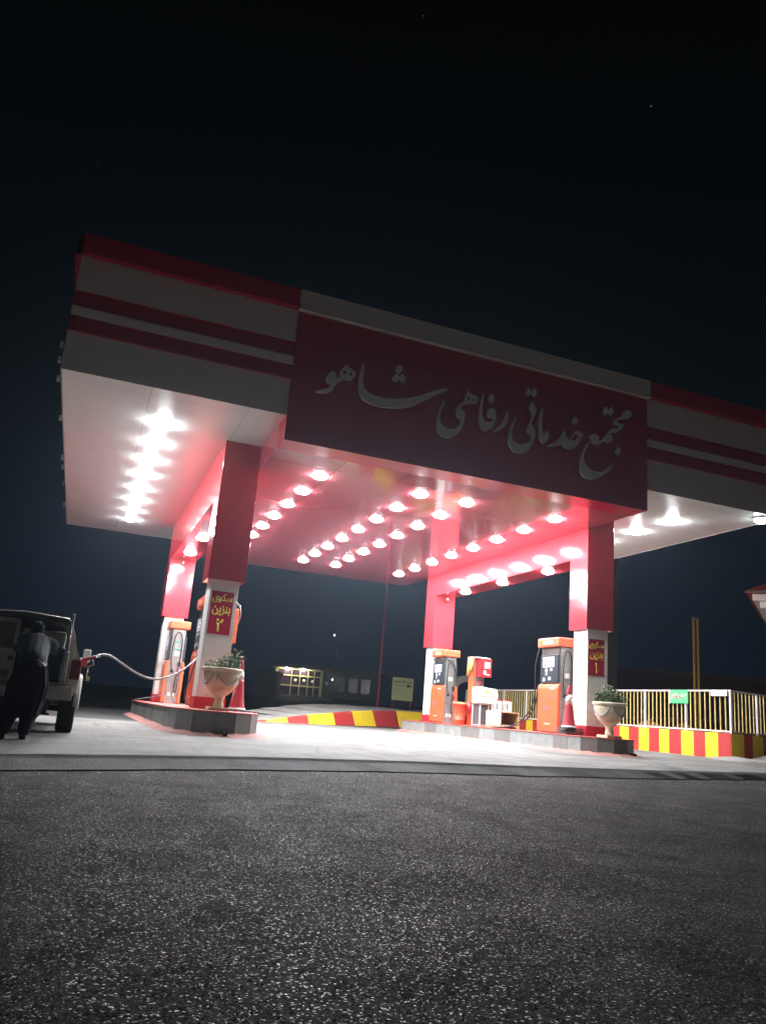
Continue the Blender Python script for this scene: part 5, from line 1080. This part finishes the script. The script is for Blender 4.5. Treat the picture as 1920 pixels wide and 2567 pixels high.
# closed left barn door
d = MB().box(CX - .72, -4.05, CG + .74, CX - .03, -4.008, CG + 1.17).box(CX - .72, -4.05, CG + 1.17, CX - .655, -4.008, CG + 1.60).box(CX - .085, -4.05, CG + 1.17, CX - .03, -4.008, CG + 1.60).box(CX - .655, -4.05, CG + 1.545, CX - .085, -4.008, CG + 1.60)
dl = d.build('rear_door', M['car_dust'], car, bevel=.012)
MB().box(CX - .66, -4.035, CG + 1.165, CX - .08, -4.020, CG + 1.55).build('door_window', M['glass_pale'], dl)
MB().box(CX - .70, -4.060, CG + 1.13, CX - .06, -4.050, CG + 1.155).build('trim', M['car_white'], dl, bevel=.004)
MB().box(CX - .12, -4.075, CG + 1.00, CX - .05, -4.05, CG + 1.06).build('door_handle', M['black'], dl, bevel=.008)
pl = MB().box(CX - .56, -4.066, CG + .76, CX - .07, -4.051, CG + .87); plo = pl.build('number_plate', M['plate'], car, bevel=.004)
text_mesh('plate_digits', '۲۸', M['ink'], plo, (CX - .13, -4.068, CG + .815), (1, 0, 0), .08, .06, bold=.03, depth=.002)
# open right barn door, hinged at the outer edge and swung towards the camera
hx, hy = CX + .665, -4.03; fx, fy = CX + .672, -4.72
D = Vector((fx - hx, fy - hy, 0)); Ld = D.length; ang = math.atan2(D.y, D.x); Rm = Matrix.Translation((hx, hy, CG)) @ Matrix.Rotation(ang, 4, 'Z')
d = MB().box(0, -.04, .73, Ld, .035, 1.17, 0, Rm).box(0, -.02, 1.17, .05, .02, 1.62, 0, Rm).box(Ld - .06, -.02, 1.17, Ld, .02, 1.70, 0, Rm).box(.05, -.02, 1.60, Ld - .06, .02, 1.66, 0, Rm)
dr = d.build('rear_door', M['car_dust'], car, bevel=.012)
MB().box(.04, -.008, 1.16, Ld - .05, .008, 1.61, 0, Rm).build('door_window', M['glass_pale'], dr)
MB().box(Ld - .02, -.05, .78, Ld + .012, -.026, 1.0, 0, Rm).box(Ld, -.012, 1.18, Ld + .012, .012, 1.24, 0, Rm).tube([Rm @ Vector((Ld + .006, 0, .8)), Rm @ Vector((Ld + .006, 0, 1.68))], .006, 6).build('trim', M['chrome'], dr)
MB().box(CX + .745, -4.06, CG + .80, CX + .885, -4.0, CG + 1.09).build('tail_lamp', M['lamp_red'], car, bevel=.02)
MB().box(CX - .745, -4.06, CG + .80, CX - .885, -4.0, CG + 1.09).build('tail_lamp', M['lamp_red'], car, bevel=.02)
b = MB().box(CX - .86, -4.20, CG + .50, CX + .62, -4.02, CG + .64).box(CX + .40, -4.22, CG + .50, CX + .83, -4.02, CG + .70).box(CX - .30, -4.19, CG + .642, CX + .60, -4.03, CG + .66)
b.build('rear_bumper', M['car_dust'], car, bevel=.02)
MB().box(CX - .66, -4.03, CG + .725, CX + .68, -3.98, CG + .742).build('sill', M['car_white'], car)
u_ = MB().tube([(CX - .7, -3.10, CG + .36), (CX + .7, -3.10, CG + .36)], .045, 10).ball((CX - .05, -3.10, CG + .36), .14, 6)
for s in (-1, 1):
    u_.tube([(CX + s * .50, -3.20, CG + .34), (CX + s * .46, -3.05, CG + .75)], .035, 8)
u_.box(CX + .42, -3.9, CG + .30, CX + .52, -3.8, CG + .52).box(CX + .38, -3.93, CG + .27, CX + .56, -3.78, CG + .30).box(CX - .5, -3.95, CG + .42, CX + .5, -1.2, CG + .52)
u_.build('underbody', M['rust'], car)
MB().box(CX - .18, -4.18, CG + .30, CX + .04, -4.16, CG + .50).build('mud_flap', M['rubber'], car)
# cargo seen through the opening
def cargo(name, lab, cat, mbx, m): o = mbx.build(name, m, None, bevel=.03, seg=2); tag(o, lab, cat); return o
cargo('cargo_bundle', 'cream cloth bundle at the top of the car boot', 'bundle', MB().box(CX - .02, -3.4, CG + 1.28, CX + .60, -2.7, CG + 1.52), M['cream'])
cargo('cargo_tarp', 'bright blue folded tarpaulin in the car boot', 'tarpaulin', MB().box(CX - .02, -3.5, CG + 1.14, CX + .64, -2.7, CG + 1.27), M['blue'])
cargo('cargo_sack', 'teal sack in the car boot under the blue tarpaulin', 'sack', MB().box(CX - .02, -3.55, CG + .78, CX + .64, -2.7, CG + 1.13), M['teal'])

# ================================================================ PERSON leaning into the boot
FG = GZ(-2.9)
P_ = thing('person', 'person in grey jumper and baggy dark trousers leaning into the open car boot', 'person', (-2.86, -5.58, FG))
def remesh(o, vox=.012, smooth=6, disp=None):
    r = o.modifiers.new('r', 'REMESH'); r.mode = 'VOXEL'; r.voxel_size = vox; r.use_smooth_shade = True
    s_ = o.modifiers.new('s', 'SMOOTH'); s_.iterations = smooth; s_.factor = .5
    bpy.context.view_layer.update()
    me = bpy.data.meshes.new_from_object(o.evaluated_get(bpy.context.evaluated_depsgraph_get()))
    o.modifiers.clear(); old = o.data; o.data = me; bpy.data.meshes.remove(old)
    for p in me.polygons: p.use_smooth = True
    return o
def chain(mb, pts, rs, n=12):
    mb.tube(pts, rs, n); 
    for p, r in zip(pts, rs): mb.ball(p, r * .98, 6)
    return mb
hd = Vector((-2.865, -4.66, -1.745)); nk = Vector((-2.835, -4.76, -1.85)); ch = Vector((-2.825, -4.86, -1.95)); wa = Vector((-2.815, -5.20, -2.16)); pv = Vector((-2.81, -5.36, -2.28))
sL = Vector((-2.965, -4.82, -1.90)); sR = Vector((-2.67, -4.80, -1.955)); eL = Vector((-3.075, -4.66, -2.02)); hL = Vector((-3.12, -4.42, -1.975)); eR = Vector((-2.56, -4.60, -2.04)); hR = Vector((-2.55, -4.34, -1.96))
kL = Vector((-2.935, -5.40, -2.72)); kR = Vector((-2.720, -5.38, -2.70)); aL = Vector((-3.005, -5.64, -3.08)); aR = Vector((-2.765, -5.56, -3.08))
b = MB()
chain(b, [pv, wa, ch], [.13, .125, .14]); chain(b, [sL, ch, sR], [.075, .12, .075]); chain(b, [ch, nk, hd], [.10, .052, .05])
chain(b, [sL, eL, hL], [.055, .042, .028]); chain(b, [sR, eR, hR], [.055, .042, .028])
chain(b, [pv + Vector((-.09, 0, 0)), kL, aL], [.09, .06, .04]); chain(b, [pv + Vector((.09, 0, 0)), kR, aR], [.09, .06, .04])
# head with jaw, nose, ears; face turned away towards the boot
b.ball(hd, .088, 10, 0, (.86, 1.0, 1.12)); b.ball(hd + Vector((0, .035, -.055)), .058, 8, 0, (.9, 1, .9)); b.ball(hd + Vector((0, .095, -.012)), .014, 6, 0, (.8, 1.2, 1.3))
for s in (-1, 1): b.ball(hd + Vector((s * .078, -.005, -.008)), .022, 6, 0, (.4, .8, 1.2)); b.ball(hd + Vector((s * .03, .076, .012)), .013, 5)
b.ball(hd + Vector((0, .084, -.052)), .018, 5, 0, (1.4, .6, .5))
# hands: palm, four fingers and thumb each
for h_, e_, s in ((hL, eL, -1), (hR, eR, 1)):
    d = (h_ - e_).normalized(); side = Vector((s * .0 + d.y, -d.x, 0)).normalized() * (1 if s > 0 else -1); dn = Vector((0, 0, -1))
    pc = h_ + d * .045; b.ball(pc, .036, 6, 0, (1, 1.1, .6))
    for q, ln in enumerate((.062, .070, .066, .052)):
        r0 = h_ + d * .065 + side * (.024 - .016 * q); b.tube([r0, r0 + d * ln * .55 + dn * .006, r0 + d * ln * .85 + dn * .030, r0 + d * ln * .95 + dn * .045], [.0095, .0092, .0088, .007], 8)
    t0 = h_ + d * .02 + side * .03; b.tube([t0, t0 + side * .026 + d * .025, t0 + side * .030 + d * .055 + dn * .012], [.012, .011, .008], 8)
for a_ in (aL, aR): chain(b, [a_, a_ + Vector((0, .11, -.055))], [.042, .035])
remesh(b.build('body', M['skin'], P_), .010, 3)
# jumper
j = MB(); chain(j, [wa + Vector((0, -.07, -.05)), wa, ch + Vector((0, 0, -.01))], [.165, .168, .178]); chain(j, [sL + Vector((-.03, 0, .01)), ch, sR + Vector((.03, 0, .01))], [.100, .150, .100]); chain(j, [ch, nk + Vector((0, -.02, -.01))], [.12, .068])
chain(j, [sL, eL, hL - (hL - eL).normalized() * .03], [.082, .060, .046]); chain(j, [sR, eR, hR - (hR - eR).normalized() * .03], [.082, .060, .046])
for i in range(6):
    f = i / 5; c_ = wa.lerp(ch, f * .8) + Vector((0, -.05, -.05)); j.tube([c_ + Vector((-.13, .03, .02)), c_ + Vector((0, -.085, -.045)), c_ + Vector((.13, .03, .01))], .020, 6)
remesh(j.build('jumper', M['jumper'], P_), .013, 5)
# wide pleated trousers narrowing at the ankles
t_ = MB()
chain(t_, [wa + Vector((0, -.07, -.03)), pv], [.130, .135])
rr = random.Random(6)
for hipx, k_, a_ in ((-.082, kL, aL), (.082, kR, aR)):
    h0 = pv + Vector((hipx, -.01, -.02)); m1 = h0.lerp(k_, .5) + Vector((hipx * .35, -.03, 0)); m2 = k_.lerp(a_, .45) + Vector((0, -.02, 0))
    chain(t_, [h0, m1, k_, m2, a_ + Vector((0, 0, .02))], [.105, .118, .118, .106, .078], 14)
    for q in range(9):   # hanging pleats
        an = R_(-170 + q * 40 + rr.uniform(-8, 8)); o1 = Vector((math.cos(an), math.sin(an), 0))
        t_.tube([h0 + o1 * .100 + Vector((0, 0, .06)), m1 + o1 * .116, k_ + o1 * .118, m2 + o1 * .104], [.010, .020, .026, .022], 6)
t_.ball(pv + Vector((0, 0, -.14)), .12, 8)
remesh(t_.build('trousers', M['trousers'], P_), .013, 4)
sh = MB()
sh.tube([wa + Vector((.155 * math.cos(R_(q)), .155 * math.sin(R_(q)) - .08, -.055 + .03 * math.sin(R_(q)))) for q in range(0, 361, 20)], .03, 6)
remesh(sh.build('waist_sash', M['jumper'], P_), .013, 3)
hr_ = MB(); hr_.ball(hd + Vector((0, -.020, .022)), .096, 10, 0, (.90, .95, 1.02)); hr_.ball(hd + Vector((0, -.035, -.03)), .078, 8)
rr = random.Random(3)
for i in range(150):
    a = rr.uniform(0, 6.28); e_ = rr.uniform(.1, 1.4); dv = Vector((math.cos(a) * math.cos(e_), math.sin(a) * math.cos(e_) - .1, math.sin(e_))); p = hd + Vector((0, -.02, .02)) + dv * .085
    hr_.tube([p, p + dv * .02 + Vector((rr.uniform(-.012, .012), -.005, rr.uniform(-.006, .012)))], [.009, .003], 5)
remesh(hr_.build('hair', M['hair'], P_), .007, 1)
for a_ in (aL, aR):
    s_ = MB(); s_.ball(a_ + Vector((0, -.01, -.045)), .046, 8); chain(s_, [a_ + Vector((0, 0, -.055)), a_ + Vector((.005, .10, -.068)), a_ + Vector((.008, .17, -.075))], [.044, .042, .034])
    o = remesh(s_.build('shoe', M['shoe'], P_), .010, 3)

# ================================================================ BACKGROUND
# service building far behind, two bright lamps under its eaves
def frame_at(u_off, depth, z):
    u_off = (u_off + .0212 * depth) * .972
    return Vector((-2.268 + .941 * u_off + .339 * depth, -16.81 - .339 * u_off + .941 * depth, z))
rv = Vector((.941, -.339, 0)); fv = Vector((.339, .941, 0))
def shop():
    z0 = TZ(16.7, 72) + .0
    o_ = frame_at(-12.3, 90, z0); t = thing('service_building', 'low far building with a yellow window frame front and two bright lamps under its eaves', 'building', tuple(o_))
    R4 = Matrix.Translation(o_) @ Matrix.Rotation(math.atan2(rv.y, rv.x) - .03, 4, 'Z')
    MB().box(-.4, 0.6, 0.35, 11.2, 6, 3.35, 0, R4).build('wall', M['shop_wall'], t)
    MB().box(-.9, -1.0, 3.36, 11.8, 6.3, 3.75, 0, R4).build('roof', M['shop_wall'], t)
    MB().box(-.6, -.8, -.3, 6.2, .6, .42, 0, R4).box(.6, -1.3, -.3, 2.0, -.81, .2, 0, R4).build('steps', M['shop_step'], t)
    fr = MB()
    fr.box(-.35, 0, .43, -.05, .25, 3.3, 0, R4).box(6.0 - 1.3, 0, .43, 5.0, .25, 3.3, 0, R4)
    for x in (1.45, 2.4, 3.3, 4.0): fr.box(x, .1, .43, x + .09, .2, 3.3, 0, R4)
    for z in (3.2, 2.5): fr.box(-.05, .1, z, 4.7, .2, z + .12, 0, R4)
    fr.box(-.05, .12, 1.4, 4.7, .18, 1.55, 0, R4); fr.build('window_frame', M['gold_frame'], t)
    MB().box(0, .25, .45, 4.7, .35, 3.2, 0, R4).build('glazing', M['shop_glass'], t)
    rr = random.Random(4)
    for x, z in ((1.95, 2.05), (2.95, 2.05), (3.9, 2.05), (4.95 + .5, 2.0)):
        MB().lathe([(.17, 0), (.17, .03), (.01, .035)], (0, 0, 0), 14, 0, R4 @ Matrix.Translation((x, .20 if x < 5 else .55, z)) @ Matrix.Rotation(R_(90), 4, 'X')).build('window_disc', M['white_plastic'], t)
    for x in (6.4, 7.9, 9.3):
        MB().box(x, .56, 1.2, x + 1.0, .60, 2.7, 0, R4).build('window', M['shop_glass'], t)
    for x in (.95, 2.75):
        l = MB().lathe([(.02, .0), (.16, -.06), (.17, -.14), (.10, -.22), (.01, -.24)], tuple(R4 @ Vector((x, -.3, 3.36))), 12); l.build('eaves_lamp', M['shop_lamp'], t)
    MB().ball(tuple(R4 @ Vector((6.1, -.1, 2.45))), .05, 5).build('small_lamp', M['far_lamp'], t)
M['shop_step'] = mat('shop_step', (0.30, 0.29, 0.26), 0.8)
shop()
def hut(u, depth, w, d, h, lab, m):
    o_ = frame_at(u, depth, 0); o_.z = TZ(o_.x, o_.y) - .1; R4 = Matrix.Translation(o_) @ Matrix.Rotation(math.atan2(rv.y, rv.x), 4, 'Z')
    t = thing('outbuilding', lab, 'building', tuple(o_))
    MB().box(0, 0, 0, w, d, h, 0, R4).build('wall', m, t)
    MB().box(-.2, -.2, h + .001, w + .2, d + .2, h + .22, 0, R4).build('roof', M['brick2'], t)
    n_ = int(w / 2.2)
    for i in range(n_):
        x = (i + .5) * w / n_; wd = MB().box(x - .45, -.03, h * .35, x + .45, -.002, h * .75, 0, R4).build('window', M['shop_glass'], t)
        MB().box(x - .52, -.05, h * .35 - .08, x + .52, -.031, h * .35 - .001, 0, R4).build('sill', M['brick2'], wd)
    return t
hut(-13.2, 80, 2.1, 4, 2.4, 'small dark outbuilding far behind, next to the lit service building', M['brick2'])
hut(17.3, 56, 11, 6, 4.6, 'unlit dull brown building behind the lattice mast and railing', M['brick'])
hut(13.9, 50, .9, .9, 11.5, 'tall narrow dull brown tower behind the railing, seen just past column number 1', M['brick2'])
def far_pole(u, depth, h, lab):
    o_ = frame_at(u, depth, 0); o_.z = TZ(o_.x, o_.y)
    t = thing('street_lamp', lab, 'street lamp', tuple(o_))
    MB().tube([o_, o_ + Vector((0, 0, h))], [.12, .06], 8).tube([o_ + Vector((0, 0, h)), o_ + Vector((-.8, 0, h + .2))], .05, 6).build('pole', M['steel_dark'], t)
    MB().ball(o_ + Vector((-.9, 0, h + .15)), .07 * depth / 120, 6).build('lamp_head', M['far_lamp'], t)
far_pole(-9.6, 150, 12.4, 'far street lamp, a single white dot of light above the lit building')
# thin red pole and direction board beyond the kerb
t = thing('red_pole', 'tall thin red pole behind the striped kerb', 'pole', (13.05, 24, TZ(13, 24)))
MB().tube([(13.05, 24, TZ(13, 24) - .1), (13.05, 24, 5.6)], [.06, .045], 10).build('shaft', M['red_pole'], t)
MB().lathe([(.14, 0), (.14, .02), (.02, .03)], (13.05, 24, TZ(13, 24) + .0), 12).build('foot', M['red_pole'], t)
t = thing('direction_board', 'yellowish board with Persian writing and an arrow pointing right, on two red legs', 'sign', (14.4, 24, TZ(14.4, 24)))
ln = MB().box(13.82, 23.98, -1.67, 15.05, 24.02, -.46); rr = random.Random(8)
for i, z in enumerate((-1.10, -1.19, -1.30, -1.41)):
    x = 13.95
    while x < 14.85: w_ = rr.uniform(.03, .10); ln.box(x, 23.974, z, x + w_, 23.979, z + .018, 1); x += w_ + rr.uniform(.02, .05)
ln.build('board', [M['board_yellow'], M['ink_faint']], t)
for x in (13.90, 14.94): MB().box(x, 24.03, TZ(14.4, 24) - .1, x + .05, 24.08, -.5).build('leg', M['red_pole'], t)
text_mesh('board_lettering', 'محل تخلیه فرآورده', M['ink'], t, (14.43, 23.978, -.66), (1, 0, 0), 1.12, .20, bold=.03, depth=.003)
MB().box(13.86, 23.972, -.89, 14.75, 23.979, -.865).add([(14.62, 23.975, -.76), (15.0, 23.975, -.878), (14.62, 23.975, -1.0), (14.72, 23.975, -.878)], [(0, 1, 3), (1, 2, 3)]).build('arrow', M['ink'], t)
# lattice mast, arch, wire rail
o_ = frame_at(13.96, 35, 0); o_.z = GZ(o_.x) - .13
t = thing('lattice_mast', 'yellow lattice mast standing behind the railing near the corner', 'mast', tuple(o_))
lm = MB()
for s in (-1, 1): lm.box(o_.x + s * .11 - .035, o_.y - .03, o_.z, o_.x + s * .11 + .035, o_.y + .03, 2.70)
for i in range(26):
    z = o_.z + .1 + i * .205
    if z > 2.45: break
    s = 1 if i % 2 else -1; lm.tube([(o_.x - s * .13, o_.y, z), (o_.x + s * .13, o_.y, z + .2)], .012, 5)
lm.build('lattice', M['mast_yellow'], t); MB().box(o_.x - .17, o_.y - .04, 2.701, o_.x + .17, o_.y + .04, 2.80).build('cap', M['steel'], t)
o_ = frame_at(3.7, 36, 0); o_.z = GZ(o_.x) - .13
ar = MB(); pr = [(-.55, 0), (-.55, 1.75)] + [(.55 * -math.cos(R_(q)), 1.75 + .55 * math.sin(R_(q))) for q in range(15, 166, 15)] + [(.55, 1.75), (.55, 0)]
outp = [(-.82, 0), (-.82, 1.75)] + [(.82 * -math.cos(R_(q)), 1.75 + .82 * math.sin(R_(q))) for q in range(15, 166, 15)] + [(.82, 1.75), (.82, 0)]
for i in range(len(pr) - 1):
    q4 = [outp[i], outp[i + 1], pr[i + 1], pr[i]]
    ar.prism([(o_.x + a, o_.z + b_) for a, b_ in q4], o_.y - .15, o_.y + .15, 0, axis='Y')
tag(ar.build('brick_arch', M['brick2']), 'dim stone arch behind the far end of the railing', 'arch')
t = thing('pipe_rail', 'thin rusty pipe rail behind the earth heaps', 'rail', (18, 9, -2.9))
A = Vector((17.2, 17, -1.9)); B = Vector((24.5, 7.2, -1.55)); MB().tube([A, B], .02, 6).build('pipe', M['rust'], t)
for i in range(6):
    p = A.lerp(B, i / 5); MB().tube([p, (p.x, p.y, -3.1)], .025, 6).build('post', M['rust'], t)
# gatehouse with tiled roof at the right edge: only its eave corner shows
ex, ey, ez = 21.2, 6.6 + 2.1, 2.40
ex = -2.268 + .941 * 13.41 + .339 * 28; ey = -16.81 - .339 * 13.41 + .941 * 28
t = thing('gatehouse', 'white stepped eave and red tiled roof of a gatehouse beyond the short railing', 'building', (ex, ey, -2.9))
zc = 2.05; R4 = Matrix.Translation((ex, ey, 0)) @ Matrix.Rotation(R_(-50), 4, 'Z')
MB().box(.9, .9, -3.0, 6.1, 5.6, zc, 0, R4).build('wall', M['eave_white'], t)
MB().box(.52, .52, zc, 6.5, 6.0, zc + .24, 0, R4).box(.30, .30, zc + .241, 6.7, 6.2, zc + .48, 0, R4).box(.08, .08, zc + .481, 6.9, 6.4, zc + .72, 0, R4).build('eave', M['eave_white'], t, bevel=.03)
rf = MB(); z1 = zc + .74
V = [R4 @ Vector(p) for p in ((-.12, -.12, z1), (7.1, -.12, z1), (7.1, 6.6, z1), (-.12, 6.6, z1), (3.1, 3.2, z1 + 2), (3.9, 3.2, z1 + 2))]
rf.add(V, [(0, 1, 5, 4), (1, 2, 5), (2, 3, 4, 5), (3, 0, 4), (3, 2, 1, 0)])
for i in range(26):
    f = i / 25; A = R4 @ Vector((-.10 + 7.15 * f, -.12, z1 + .02)); B = R4 @ Vector((-.10 + 7.15 * f + (3.5 - 7.0 * f) * .38, 1.12, z1 + .79)); rf.tube([A, B], .05, 6, 0)
rfo = rf.build('roof', M['roof_tile'], t)
MB().box(-.15, -.16, z1 - .015, 7.13, -.13, z1 + .05, 0, R4).build('gutter', M['steel_dark'], rfo)

# ================================================================ night haze that the lamps light up
hz = bpy.data.materials.new('haze'); hz.use_nodes = True; ht = hz.node_tree; ht.nodes.clear()
ho = N(ht, 'ShaderNodeOutputMaterial'); hv = N(ht, 'ShaderNodeVolumePrincipled')
hv.inputs['Color'].default_value = (0.62, 0.78, 1.0, 1); hv.inputs['Density'].default_value = HAZE; hv.inputs['Anisotropy'].default_value = 0.8
ht.links.new(hv.outputs[0], ho.inputs['Volume'])
o = MB().box(-185, -65, -6.0, 185, 255, 22).build('haze', hz); struct(o, 'stuff')

for o in bpy.data.objects:
    if '_w' in o: del o['_w']
